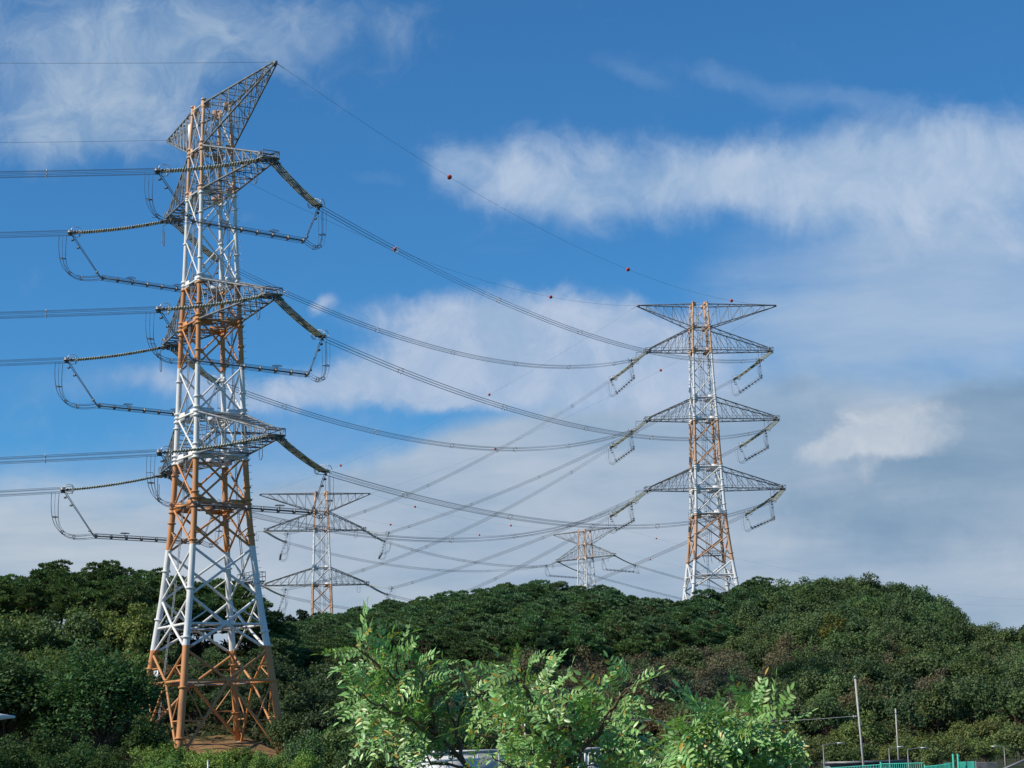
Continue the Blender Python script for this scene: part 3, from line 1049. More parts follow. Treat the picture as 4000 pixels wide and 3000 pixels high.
END = {}
t5 = None
U5 = {}
for side in (1, -1):
    for k in (0, 1, 2):
        tips = {n: TOWERS[n].tip(k, side) for n in TOWERS}
        sd = {n: SIDE[n, side] for n in TOWERS}
        an = ARMN[k]
        # nearest pylon
        ua, ub = U0, plan_dir(tips['near'], tips['hill'])
        END['n0', k, side] = insulator_set('near', k, side, ua, 2.3, 2, 'toward the left edge')
        END['n1', k, side] = insulator_set('near', k, side, ub, 2.9, 2, 'toward the crest pylon')
        jumper('near', k, side, ua, ub, END['n0', k, side], END['n1', k, side],
               'rigid jumper bar and loops under the %s %s arm of the nearest pylon' % (sd['near'], an), 1)
        # pylon on the crest
        ua, ub = plan_dir(tips['hill'], tips['near']), plan_dir(tips['hill'], tips['left'])
        END['h1', k, side] = insulator_set('hill', k, side, ua, 4.9, 1, 'toward the nearest pylon')
        END['h2', k, side] = insulator_set('hill', k, side, ub, 5.1, 1, 'turned back left')
        jumper('hill', k, side, ua, ub, END['h1', k, side], END['h2', k, side],
               'rigid jumper bar and loops under the %s %s arm of the crest pylon' % (sd['hill'], an), 0, 8.9, 12.2, 1.6)
        # pylon behind the nearest one, and the smallest one
        ua, ub = plan_dir(tips['left'], tips['hill']), plan_dir(tips['left'], tips['far'])
        END['l2', k, side] = insulator_set('left', k, side, ua, 2.4, 0, 'toward the crest pylon')
        END['l3', k, side] = insulator_set('left', k, side, ub, 2.5, 0, 'toward the smallest pylon')
        if k < 2:
            jumper('left', k, side, ua, ub, END['l2', k, side], END['l3', k, side],
                   'jumper bar and cables under the %s %s arm of the second-smallest pylon' % (sd['left'], an), 0)
        ua = plan_dir(tips['far'], tips['left'])
        ax = TOWERS['far'].a
        ub = (2 * ua.dot(ax) * ax - ua)
        ub.normalize()
        U5[side] = ub
        if k < 2:
            END['f3', k, side] = insulator_set('far', k, side, ua, 2.9, 0, 'turned back left')
            END['f4', k, side] = insulator_set('far', k, side, ub, 4.3, 0, 'slanting down right', 11.0)
            if k < 1:
                jumper('far', k, side, ua, ub, END['f3', k, side], END['f4', k, side],
                       'jumper bar and cables under the %s %s arm of the smallest pylon' % (sd['far'], an), 0, 7.2)
        else:
            END['f3', k, side] = tips['far'] + ua * SL - Vector((0, 0, 2.9))
        # spans
        A = END['n0', k, side]
        conductor_bundle(A, A + U0 * 320 + Vector((0, 0, 1)), 5.0, 0.025,
                         'bundle from the %s %s arm of the nearest pylon to the left edge' % (sd['near'], an),
                         'conductor bundles running to the left edge', 60, (0, 0.42), 2)
        conductor_bundle(END['n1', k, side], END['h1', k, side], 6.7 if side > 0 else 6.9, 0.026,
                         'sagging bundle from the %s %s arm of the nearest pylon to the crest pylon' % (sd['near'], an),
                         'conductor bundles between the nearest pylon and the crest pylon', 44, (0, 1), 6)
        conductor_bundle(END['h2', k, side], END['l2', k, side], 5.4 if side < 0 else 3.2, 0.024,
                         'bundle from the %s %s arm of the crest pylon down to the second-smallest pylon' % (sd['hill'], an),
                         'conductor bundles between the crest pylon and the pylon behind', 36, (0, 1), 5)
        conductor_bundle(END['l3', k, side], END['f3', k, side], 5.6, 0.024,
                         'bundle from the %s %s arm of the second-smallest pylon to the smallest pylon' % (sd['left'], an),
                         'conductor bundles reaching the smallest pylon', 30, (0, 1), 5)
        if k < 2:
            A = END['f4', k, side]
            conductor_bundle(A, A + ub * 330 + Vector((0, 0, -30)), 12.0, 0.026,
                             'bundle from the %s %s arm of the smallest pylon dropping behind the crest' % (sd['far'], an),
                             'conductor bundles dropping behind the crest', 30, (0, 1), 5)

# earth wires from arm tip to arm tip, with red marker balls on them
GW = {}


def ground_wire(key, A, B, sag, r, label, t_end=1.0):
    P = span_points(A, B, sag, 48)[:int(48 * t_end) + 1]
    mb = MB()
    o0 = np.array(A)
    mb.path(P - o0, r, 4)
    if t_end == 1.0:
        d = (P[1] - P[0]) / np.linalg.norm(P[1] - P[0])
        mb.tube(P[0] - o0, P[0] - o0 + d * 2.5, r * 2.2, n=5)
    o = mb.build('earth_wire', M_WIRE, None, True, A)
    tag(o, label, 'earth wire', 'single earth wires strung between the pylon tops')
    GW[key] = span_points(A, B, sag, 600)


g = {(n, s): TOWERS[n].tip('g', s) for n in TOWERS for s in (1, -1)}
for s in (1, -1):
    ground_wire(('n0', s), g['near', s], g['near', s] + U0 * 320 + Vector((0, 0, 4)), 5.5, 0.02,
                'thin earth wire from the %s tip of the nearest pylon to the left edge' % SIDE['near', s], 0.45)
    ground_wire(('nh', s), g['near', s], g['hill', s], 7.5 if s > 0 else 6.2, 0.02,
                'thin earth wire from the %s top tip of the nearest pylon to the crest' % SIDE['near', s])
    ground_wire(('hl', s), g['hill', s], g['left', s], 4.8 if s < 0 else 4.5, 0.015,
                'faint earth wire from the %s top tip of the crest pylon down leftward' % SIDE['hill', s])
    ground_wire(('lf', s), g['left', s], g['far', s], 5.0, 0.016,
                'faint earth wire from the %s top tip of the second-smallest pylon going right' % SIDE['left', s])
    ground_wire(('f5', s), g['far', s], g['far', s] + U5[s] * 340 + Vector((0, 0, -26)), 12, 0.016,
                'faint earth wire dropping right from the %s top tip of the smallest pylon' % SIDE['far', s])

BALLS = [(('nh', 1), 1758, 'red marker ball nearest the camera, high on the near earth wire'),
         (('nh', 1), 2452, 'red marker ball midway on the near earth wire, left of the crest pylon'),
         (('nh', 1), 2858, 'red marker ball just above the right top arm of the crest pylon'),
         (('nh', -1), 1540, 'red marker ball against the uppermost conductor bundle in mid span'),
         (('nh', -1), 2152, 'red marker ball at the left of the crest pylon, on the far earth wire'),
         (('hl', 1), 2580, 'red marker ball under the left upper arm of the crest pylon'),
         (('hl', -1), 1912, 'small red ball over white cloud between the upper and middle sagging bundles'),
         (('hl', 1), 1934, 'small red ball just below the far middle sagging bundle'),
         (('hl', -1), 1330, 'small dark red ball right of the lower insulators of the nearest pylon'),
         (('lf', 1), 1622, 'tiny red ball above right of the pylon behind the nearest one'),
         (('lf', 1), 1996, 'tiny red ball on the faint wire left of the smallest pylon, upper'),
         (('lf', -1), 1873, 'tiny red ball on the faint wire left of the smallest pylon, lower'),
         (('lf', -1), 1525, 'tiny red ball by the right arm of the pylon behind the nearest one'),
         (('f5', 1), 2563, 'tiny dark ball right of the smallest pylon, on the higher faint wire'),
         (('f5', -1), 2540, 'tiny dark ball low over the crest right of the smallest pylon')]
_ball = None
for key, px, lab in BALLS:
    P = GW[key]
    q = min(P, key=lambda p: abs(pix(p)[0] - px))
    if _ball is None:
        mb = MB()
        th = np.linspace(-math.pi / 2, math.pi / 2, 13)
        mb.lathe((0, 0, 0), (1, 0, 0), [(0.36 * math.sin(t), max(0.36 * math.cos(t), 0.01)) for t in th], 18)
        mb.lathe((-.02, 0, 0), (1, 0, 0), [(0, .37), (.0, .40), (.04, .40), (.04, .37)], 18)
        for sg in (-1, 1):
            mb.lathe((sg * .34, 0, 0), (sg * 1.0, 0, 0), [(0, .09), (.12, .07), (.16, .03)], 8)
        _ball = mb.mesh('marker_ball', M_BALL, True)
    o = link_mesh('marker_ball', _ball, None, Vector(q))
    d = P[10] - P[0]
    o.rotation_euler = (0, 0, math.atan2(d[1], d[0]))
    tag(o, lab, 'marker ball', 'red marker balls on the earth wires')

# ------------------------------------------------------------------ vegetation
def unit(v):
    return v / (np.linalg.norm(v, axis=-1, keepdims=True) + 1e-9)


def leaves(mb, C, D, N, L, Wd, mat=0, fold=0.0):
    """diamond leaves: base C, direction D, facing N"""
    D = unit(D)
    S = unit(np.cross(D, N))
    L, Wd = np.broadcast_to(L, (len(C),))[:, None], np.broadcast_to(Wd, (len(C),))[:, None]
    up = unit(np.cross(S, D))
    V = np.stack([C, C + D * L * .45 + S * Wd * .5 + up * fold * Wd, C + D * L, C + D * L * .45 - S * Wd * .5 + up * fold * Wd], 1).reshape(-1, 3)
    i = np.arange(len(C))[:, None] * 4 + np.arange(4)
    mb.add(V, [i], mat)


def rnd(n, r):
    v = r.normal(size=(n, 3))
    return unit(v)


def wob(p, q, r, n=6, amp=0.15):
    t = np.linspace(0, 1, n)[:, None]
    P = np.array(p) * (1 - t) + np.array(q) * t
    P[1:-1] += r.normal(size=(n - 2, 3)) * amp
    return P


def pine_proto(seed, H=10.0, R=3.9, base=0.40, pads=22, tuft=64, pad_r=(.95, 1.75)):
    """red pine: bent trunk, limbs that carry flat layered pads of needle tufts"""
    r = np.random.default_rng(seed)
    tr, cr = MB(), MB()
    top = np.array([r.normal() * .7, r.normal() * .7, H * .93])
    T = wob((0, 0, -.6), top, r, 8, 0.22)
    tr.path(T, np.linspace(.19, .05, 8), 7)
    for i in range(pads):
        h = base + (1 - base) * ((i + r.random()) / pads) ** 0.85
        prof = math.sqrt(max(0.02, 1 - ((h - .60) / .43) ** 2)) if h > .6 else (0.72 + .28 * (h - base) / (.6 - base + 1e-6))
        a = i * 2.4 + r.normal() * .5
        d = R * prof * (0.30 + 0.66 * math.sqrt(r.random()))
        c = np.array([math.cos(a) * d + top[0] * h, math.sin(a) * d + top[1] * h, H * h])
        k = np.array([np.interp(c[2] / H - .10, np.linspace(-.06, .93, 8), T[:, j]) for j in range(3)])
        tr.path(wob(k, c - (0, 0, .15), r, 5, .12), np.linspace(.075, .025, 5), 4)
        pr = r.uniform(*pad_r) * (1.0 if h < .85 else .75)
        n = int(tuft * pr ** 1.6)
        el = r.uniform(.75, 1.3)
        w = rnd(n, r)
        w[:, 2] = np.abs(w[:, 2]) - .12
        C = w * np.array([pr * el, pr / el, pr * .42]) * r.uniform(.75, 1.02, (n, 1)) + c
        for m in range(3):
            D = w * np.array([1, 1, .6]) + np.array([0, 0, .35]) + rnd(n, r) * .5
            N = w * np.array([.8, .8, 1.0]) + np.array([0, 0, .35]) + rnd(n, r) * .35
            leaves(cr, C + r.normal(size=(n, 3)) * np.array([.12, .12, .05]), D, N, r.uniform(.3, .6, n), r.uniform(.18, .30, n))
    return tr.mesh('pine_trunk', M_PINEBARK, True), cr.mesh('pine_crown', M_NEEDLE)


def broad_proto(seed, H=7.0, R=3.0, lobes=36, per=72, ll=(.3, .5), lw=(.2, .32), base=.22, shoot=False, low=False):
    r = np.random.default_rng(seed)
    tr, cr = MB(), MB()
    fork = H * (base * .9)
    stems = 3 if low else 1
    for s in range(stems):
        tr.path(wob((r.normal() * .3 * (stems > 1), r.normal() * .3 * (stems > 1), -.5), (r.normal() * .3, r.normal() * .3, H * .72), r, 6, .10), np.linspace(.022 * H, .007 * H, 6), 6)
    zc, zr = H * (base + (1 - base) * .5), H * (1 - base) * .5
    for i in range(lobes):
        v = rnd(1, r)[0]
        if v[2] < -.5:
            v[2] *= -.6
        q = r.uniform(.40, 1.04)
        wid = 1.0 - .25 * max(0, v[2])
        c = np.array([v[0] * R * q * wid, v[1] * R * q * wid, zc + v[2] * zr * q]) + r.normal(size=3) * R * .06
        z0 = fork * .6 + max(0.0, c[2] - fork) * r.uniform(.3, .65)
        tr.path(wob((0, 0, z0), c, r, 5, .12), np.linspace(.010 * H, .003 * H, 5), 4)
        lr = R * r.uniform(.16, .40)
        n = int(per * (lr / (R * .3)) ** 1.5)
        w = rnd(n, r)
        C = c + w * lr * np.array([1, 1, .75]) * r.uniform(.55, 1.05, (n, 1))
        if shoot:
            D = w * np.array([1, 1, .3]) + np.array([0, 0, .05]) + rnd(n, r) * .6
            N = w * .7 + np.array([0, 0, .7]) + rnd(n, r) * .45
        else:
            D = rnd(n, r) + w * .4 - np.array([0, 0, .25])
            N = w * .8 + np.array([0, 0, .6]) + rnd(n, r) * .6
        leaves(cr, C, D, N, r.uniform(*ll, n), r.uniform(*lw, n))
    return tr.mesh('broadleaf_trunk', M_BARK, True), cr.mesh('broadleaf_crown', M_LEAF)


PINES = [pine_proto(i) for i in range(9)]
RIDGE = [pine_proto(20 + i, 11.0, 3.8, .40, 26, 64) for i in range(4)]
OAKS = [broad_proto(40 + i, 7.0 + .5 * (i % 3), 2.7 + .25 * (i % 4)) for i in range(8)]
FINE = [broad_proto(60 + i, 5.5, 2.6, 38, 80, (.22, .38), (.14, .24), .10, False, True) for i in range(5)]
SHRUB = [broad_proto(80 + i, 4.0, 2.2, 30, 95, (.18, .34), (.12, .2), .06, False, True) for i in range(4)]
BIG = [broad_proto(95 + i, 15.5, 5.8, 88, 130, (.4, .75), (.2, .34), .17, True) for i in range(3)]


def plant(name, proto, x, y, sc, col, label, cat, group=None, rz=None, sz=1.0, z=None):
    root = empty(name, (x, y, gz(x, y) if z is None else z), RNG.uniform(0, 6.28) if rz is None else rz)
    root.scale = (sc * RNG.uniform(.88, 1.16), sc * RNG.uniform(.88, 1.16), sc * sz)
    tag(root, label, cat, group)
    link_mesh('trunk', proto[0], root)
    c = link_mesh('crown', proto[1], root)
    j = RNG.uniform(.84, 1.44)
    c.color = (col[0] * j * RNG.uniform(.9, 1.12), col[1] * j, col[2] * j * RNG.uniform(.85, 1.15), 1)
    return root


PINE_C, RIDGE_C = (.090, .156, .072), (.086, .140, .056)
OLIVE, BROWN, MIDG, YELG, DARKG, BRIGHT = (.092, .142, .060), (.128, .116, .074), (.092, .138, .060), (.128, .172, .058), (.072, .104, .050), (.145, .225, .058)
COUNT = {}


def zone_right(mx, my, x, y):
    """what grows where on the right-hand hill, by where it is seen from the car park"""
    line = np.interp(mx, [1000, 1500, 2000, 2500, 2800, 2950, 3050], [2620, 2585, 2570, 2560, 2530, 2420, 2200])
    if my < line:
        if mx < 1500:
            return 'pine', PINE_C, 'dark green pine on the low left shoulder of the right hill', 'pines on the left shoulder'
        if mx < 2150:
            return 'pine', PINE_C, 'dark green pine on the hill below the smallest pylon', 'pines below the smallest pylon'
        if mx < 2600:
            return 'pine', PINE_C, 'dark green pine on the crest between the two right-hand pylons', 'pines between two pylons'
        return 'pine', PINE_C, 'dark green pine at the foot of the crest pylon', 'pines by the crest pylon'
    if my < 2480 and mx < 3800:
        return 'oak', OLIVE, 'olive green broadleaf tree on the rounded summit at the right', 'trees of the rounded summit'
    r = RNG.random()
    if mx < 1450:
        return 'oak', DARKG, 'dark shaded broadleaf tree right of the nearest pylon', 'shaded trees right of the nearest pylon'  # the shade on this stand is put into its darker leaf colour
    if mx < 2250:
        c = BROWN if r < .3 else DARKG
        return 'fine', c, 'dull bushy tree on the slope behind the pinnate saplings', 'bushes behind the saplings'
    if mx < 3100:
        c = BROWN if r < .55 else MIDG
        return 'fine', c, 'brownish bushy tree on the middle slope', 'brownish bushes of the middle slope'
    c = BROWN if r < .25 else (OLIVE if r < .55 else MIDG)
    return ('fine' if r < .6 else 'oak'), c, 'bushy green tree on the lower slope at the right edge', 'bushes of the right slope'


def put_right(x, y, sky=False):
    z = gz(x, y)
    mx, my = pix((x, y, z + 5))
    if not (1050 < mx < 4120 and my < 2960):
        return
    if math.hypot(x - T1XY[0], y - T1XY[1]) < 14:
        return
    kind, col, lab, grp = zone_right(mx, my, x, y)
    n = COUNT[kind] = COUNT.get(kind, 0) + 1
    if n > 298:
        return
    if kind == 'pine':
        plant('pine_tree', RNG.choice(PINES), x, y, RNG.uniform(.70, 1.0), col, lab, 'pine tree', grp)
    elif kind == 'oak':
        plant('broadleaf_tree', RNG.choice(OAKS), x, y, RNG.uniform(.84, .96) if sky else RNG.uniform(.85, 1.12), col, lab, 'broadleaf tree', grp)
    else:
        plant('bushy_tree', RNG.choice(FINE), x, y, RNG.uniform(.8, 1.25), col, lab, 'bushy tree', grp)


y = 440.0
while y > 246:
    s = 5.2 if y > 330 else 4.7
    x0, x1 = -0.125 * y - 3, 0.262 * y + 4
    x = x0 + RNG.uniform(0, s)
    while x < x1:
        put_right(x + RNG.uniform(-1.6, 1.6), y + RNG.uniform(-2.2, 2.2))
        x += s * RNG.uniform(.92, 1.12)
    y -= s * (1.35 if y > 330 else 1.1)
for u in np.linspace(-0.112, 0.262, 60):                            # the trees that make the skyline
    put_right(u * 441 + RNG.uniform(-1, 1), 441 + RNG.uniform(-3, 3), True)

# left hill: ridge pines with bare trunks, brighter growth below
for yy, s in ((346, 4.6), (338, 5.0), (330, 5.2), (321, 5.6)):
    x = -0.30 * yy
    while x < -0.122 * yy:
        xx, y2 = x + RNG.uniform(-1.3, 1.3), yy + RNG.uniform(-2, 2)
        mx = pix((xx, y2, gz(xx, y2) + 9))[0]
        lab = 'umbrella pine with bare trunk on the left ridge, left of the nearest pylon' if mx < 640 else 'umbrella pine on the left ridge, seen through the legs of the nearest pylon'
        plant('pine_tree', RNG.choice(RIDGE), xx, y2, RNG.uniform(.9, 1.1), RIDGE_C, lab, 'pine tree',
              'ridge pines left of the pylon' if mx < 640 else 'ridge pines behind the pylon')
        x += s * RNG.uniform(.9, 1.15)
for yy, s in ((312, 5.0), (304, 5.0), (296, 5.0), (288, 4.8), (280, 4.8), (272, 4.8), (263, 4.8), (254, 4.8)):
    x = -0.30 * yy
    while x < -0.105 * yy:
        xx, y2 = x + RNG.uniform(-1.2, 1.2), yy + RNG.uniform(-2, 2)
        mx, my = pix((xx, y2, gz(xx, y2) + 4))
        d = math.hypot(xx - T1XY[0], y2 - T1XY[1])
        if d > 14.5 and not (y2 < 268 and -50 < xx < -27):
            if mx < 600:
                c = YELG if RNG.random() < .6 else MIDG
                plant('broadleaf_tree', RNG.choice(OAKS), xx, y2, RNG.uniform(.85, 1.15) * (1.3 if y2 > 300 else 1.0), c, 'yellowish green broadleaf tree on the left slope below the ridge pines',
                      'broadleaf tree', 'trees of the left slope')
            else:
                c = MIDG if RNG.random() < .6 else DARKG
                plant('bushy_tree', RNG.choice(FINE), xx, y2, RNG.uniform(.7, 1.05), c, 'green bush on the slope behind the legs of the nearest pylon', 'bush',
                      'bushes behind the pylon legs')
        x += s * RNG.uniform(.9, 1.15)

# tall trees in front of the left slope
for i, (px, Y, sc, lab) in enumerate((
        (400, 222, 1.0, 'tallest dark leafy tree left of the nearest pylon, crown reaching its left leg'),
        (205, 230, .92, 'dark leafy tree between the left edge and the tallest dark tree'),
        (20, 224, .95, 'dark leafy tree cut by the left edge of the picture'))):
    x = uv(px, 2700)[0] * Y
    plant('leafy_tree', BIG[i], x, Y, sc, (.082, .146, .060), lab, 'leafy tree', None)

SH_LAB = [('rounded bright shrub in front of the nearest pylon feet', 'bright shrubs at the pylon feet', BRIGHT),
          ('leafy shrub at the bottom left under the dark trees', 'shrubs at the bottom left', (.060, .105, .040)),
          ('green shrub between the nearest pylon and the pinnate saplings', 'shrubs right of the pylon', (.095, .150, .058)),
          ('low green shrub behind the teal fence', 'shrubs behind the teal fence', (.130, .165, .060))]
for z_, pxs, Ys, tops in (
        (0, np.linspace(590, 1130, 10), (170, 212), (2912, 2945)), (0, np.linspace(560, 1200, 8), (140, 165), (2940, 2972)),
        (1, np.linspace(-40, 560, 9), (165, 200), (2830, 2920)), (1, np.linspace(-20, 520, 6), (140, 160), (2910, 2960)),
        (2, np.linspace(1250, 1900, 11), (170, 225), (2820, 2885)), (2, np.linspace(1200, 1660, 6), (145, 170), (2880, 2940)),
        (3, np.linspace(2650, 4050, 20), (170, 225), (2800, 2880)), (3, np.linspace(2600, 4040, 16), (125, 165), (2875, 2935))):
    lab, grp, col = SH_LAB[z_]
    for px in pxs:
        Y = RNG.uniform(*Ys)
        px += RNG.uniform(-25, 25)
        T = at(px, RNG.uniform(*tops), Y)
        H = max(1.5, T.z - gz(T.x, Y))
        pr = RNG.choice(SHRUB)
        s = H / 4.0
        plant('shrub', pr, T.x, Y, s * RNG.uniform(.95, 1.15), col, lab, 'shrub', grp)

# single trees one can point at
p = at(572, 2775, 236)
plant('bush', SHRUB[2], p.x, 236, (p.z - gz(p.x, 236)) / 4.2, (.060, .098, .046), 'dark bush hiding the foot of the left leg of the nearest pylon', 'bush')
p = at(520, 2830, 228)
plant('bush', SHRUB[0], p.x, 228, (p.z - gz(p.x, 228)) / 4.2, (.055, .090, .042), 'dark bush between the tallest dark tree and the nearest pylon', 'bush')
p = at(1168, 2392, 436)
plant('pine_tree', RIDGE[1], p.x, 436, .5, (.03, .05, .028), 'small lone pine standing in the saddle between the two hills', 'pine tree', sz=(p.z - gz(p.x, 436)) / 5.5)
p = at(1128, 2412, 436)
plant('pine_tree', RIDGE[2], p.x, 436, .42, (.03, .05, .028), 'smallest pine, just left of the lone pine in the saddle', 'pine tree', sz=(p.z - gz(p.x, 436)) / 4.62)
p = at(3255, 2520, 330)
plant('broadleaf_tree', OAKS[2], p.x, 330, 1.05, (.115, .125, .03), 'bright yellowish green tree on the right slope', 'broadleaf tree', z=gz(p.x, 330))
p = at(3490, 2540, 322)
plant('bushy_tree', FINE[1], p.x, 322, 1.0, (.13, .066, .045), 'reddish brown bush right of the bright yellowish tree', 'bushy tree')
p = at(1625, 2640, 300)
q = gz(p.x, 300)
bt = empty('bare_tree', (p.x, 300, q))
tag(bt, 'bare-limbed grey tree in a dark gap above the left sapling', 'bare tree')
r_ = np.random.default_rng(3)
mb = MB()
H_ = at(1625, 2470, 300).z - q
mb.path(wob((0, 0, -.4), (0.2, 0, H_ * .5), r_, 6, .08), np.linspace(.22, .13, 6), 6)
mb.build('trunk', M_BARK, bt, True)
for i in range(7):
    mb = MB()
    a = i * 2.2
    e = np.array([math.cos(a) * 2.2, math.sin(a) * 2.2, H_ * r_.uniform(.75, 1.0)])
    mb.path(wob((0.2 * i / 7, 0, H_ * (.35 + .02 * i)), e, r_, 6, .14), np.linspace(.10, .025, 6), 5)
    mb.build('limb', M_BARK, bt, True)

# undergrowth between the trees
r_ = np.random.default_rng(9)
n = 52000
yy = r_.uniform(226, 452, n)
xx = yy * r_.uniform(-.31, .28, n)
zz = ground_z(xx, yy)
keep = np.hypot(xx - T1XY[0] - 2, yy - T1XY[1]) > 10.0 + r_.normal(size=n) * 2.6
xx, yy, zz = xx[keep], yy[keep], zz[keep]
C = np.stack([xx, yy, zz + r_.uniform(0, .9, len(xx))], 1)
mb = MB()
for m in range(2):
    D = rnd(len(C), r_) * np.array([1, 1, .5]) + np.array([0, 0, .45])
    leaves(mb, C + r_.normal(size=C.shape) * .25, D, rnd(len(C), r_) + np.array([0, 0, .8]), r_.uniform(.5, 1.1, len(C)), r_.uniform(.3, .55, len(C)))
ug = mb.build('undergrowth', M_HERB)
ug.color = (.062, .074, .034, 1)
tag(ug, 'tangled low undergrowth covering the ground between the hill trees', 'undergrowth', kind='stuff')


# ------------------------------------------------------------------ pinnate saplings close to the camera
def leaflet_ring(c, d, nrm, L, Wd):
    s = np.cross(d, nrm)
    s /= np.linalg.norm(s) + 1e-9
    up = np.cross(s, d)
    prof = [(0, 0), (.18, .36), (.45, .5), (.75, .40), (1, .06)]
    mid = [c + d * L * t + up * (.05 * L * math.sin(t * 2.6)) for t, w in prof]
    a = [m + s * Wd * w + up * Wd * .12 * (w > 0) for m, (t, w) in zip(mid, prof)]
    b = [m - s * Wd * w + up * Wd * .12 * (w > 0) for m, (t, w) in zip(mid, prof)]
    return mid, a, b


def pinnate_leaf(mb, base, d, nrm, L, pairs, r):
    d = d / np.linalg.norm(d)
    side = np.cross(d, nrm)
    side /= np.linalg.norm(side) + 1e-9
    n2 = np.cross(side, d)
    droop = r.uniform(.1, .45)
    P = []
    for t in np.linspace(0, 1, 7):
        P.append(base + d * L * t - np.array([0, 0, 1]) * droop * L * t * t * .55)
    mb.path(P, np.linspace(.0016, .0008, 7), 3, False, 1)
    ll = L * r.uniform(.19, .23)
    for i in range(pairs):
        t = .20 + .76 * i / pairs
        k = t * 6
        p = P[int(k)] * (1 - k % 1) + P[min(int(k) + 1, 6)] * (k % 1)
        dl = P[min(int(k) + 1, 6)] - P[int(k)]
        dl = dl / np.linalg.norm(dl)
        sz = ll * (1 - .35 * abs(t - .55))
        for sg in (1, -1):
            if r.random() < .04:
                continue
            dd = side * sg * .85 + dl * r.uniform(.25, .6) + n2 * r.uniform(-.25, .25) + r.normal(size=3) * .10
            nn = n2 + r.normal(size=3) * .16
            add_leaflet(mb, p, dd / np.linalg.norm(dd), nn / np.linalg.norm(nn), sz * r.uniform(.85, 1.1), r)
    add_leaflet(mb, P[-1], d - np.array([0, 0, droop * .8]), n2, ll, r)


def add_leaflet(mb, p, d, n, L, r):
    d = d / np.linalg.norm(d)
    mid, a, b = leaflet_ring(p, d, n, L, L * r.uniform(.34, .42))
    V = mid + a + b
    k = np.arange(4)
    mb.add(V, [np.concatenate([np.stack([k, k + 5, k + 6, k + 1], 1), np.stack([k, k + 1, k + 11, k + 10], 1)])], 0)


M_STALK = plain('green leaf stalk', (0.16, 0.17, 0.05), 0.6, 0.0, 0.2, 20)
M_TWIG = plain('brown twig', (0.13, 0.085, 0.05), 0.8, 0.0, 0.3, 20)
LOCUST_C = (.235, .42, .125, 1)


def sapling(root_px, Y, trunk, branches, label, seed, dens=1.0):
    r = np.random.default_rng(seed)
    T = [at(x, y, Y + dy) for x, y, dy in trunk]
    g0 = gz(T[0].x, Y)
    root = empty('pinnate_sapling', (T[0].x, T[0].y, g0))
    tag(root, label, 'sapling', 'pinnate-leaved saplings in the foreground')
    o0 = np.array([T[0].x, T[0].y, g0])
    P = [o0 + (0, 0, -.1)] + [np.array(p) for p in T]
    mb = MB()
    mb.path(np.array(P) - o0, np.linspace(.018, .009, len(P)), 7)
    mb.build('trunk', M_BARK, root, True)
    for pts, ln in branches:
        dy = r.uniform(-.55, .55)
        ctrl = np.array([np.array(at(x, y, Y + dy * i / max(1, len(pts) - 1))) for i, (x, y) in enumerate(pts)])
        ts = np.linspace(0, len(ctrl) - 1, 5 * (len(ctrl) - 1) + 1)
        Q = np.stack([np.interp(ts, np.arange(len(ctrl)), ctrl[:, j]) for j in range(3)], 1)
        Q[1:-1] = (Q[:-2] + Q[1:-1] * 2 + Q[2:]) / 4
        Q += r.normal(size=Q.shape) * .006
        mb = MB()
        mb.path(Q - o0, np.linspace(.007, .0022, len(Q)), 5)
        br = mb.build('branch', M_TWIG, root, True)
        lb = MB()
        seg = np.linalg.norm(np.diff(Q, axis=0), axis=1)
        cum = np.concatenate([[0], np.cumsum(seg)])
        tot = cum[-1]
        nl = max(4, int(tot / .033 * dens))
        for i in range(nl):
            u = tot * (.12 + .88 * (i + r.random() * .5) / nl)
            p = np.array([np.interp(u, cum, Q[:, j]) for j in range(3)])
            k = min(len(Q) - 2, int(np.searchsorted(cum, u)) - 1 if u > 0 else 0)
            bd = Q[k + 1] - Q[k]
            bd /= np.linalg.norm(bd)
            lat = np.cross(bd, np.array([0, -1.0, 0]))
            lat /= np.linalg.norm(lat) + 1e-9
            end = u / tot > .93
            d = bd * (.8 if end else .40) + lat * (1 if i % 2 else -1) * (.25 if end else 1.0) + np.array([0, -.30, .08]) + r.normal(size=3) * .38
            nrm = np.array([-.55, -.45, .70]) + r.normal(size=3) * .42
            pinnate_leaf(lb, p - o0, d, nrm, ln * r.uniform(.85, 1.25), int(r.integers(6, 10)), r)
        lo = lb.build('leaves', [M_LOCUST, M_STALK], br)
        j = r.uniform(.85, 1.15)
        lo.color = (LOCUST_C[0] * j, LOCUST_C[1] * j, LOCUST_C[2] * j, 1)
    return root


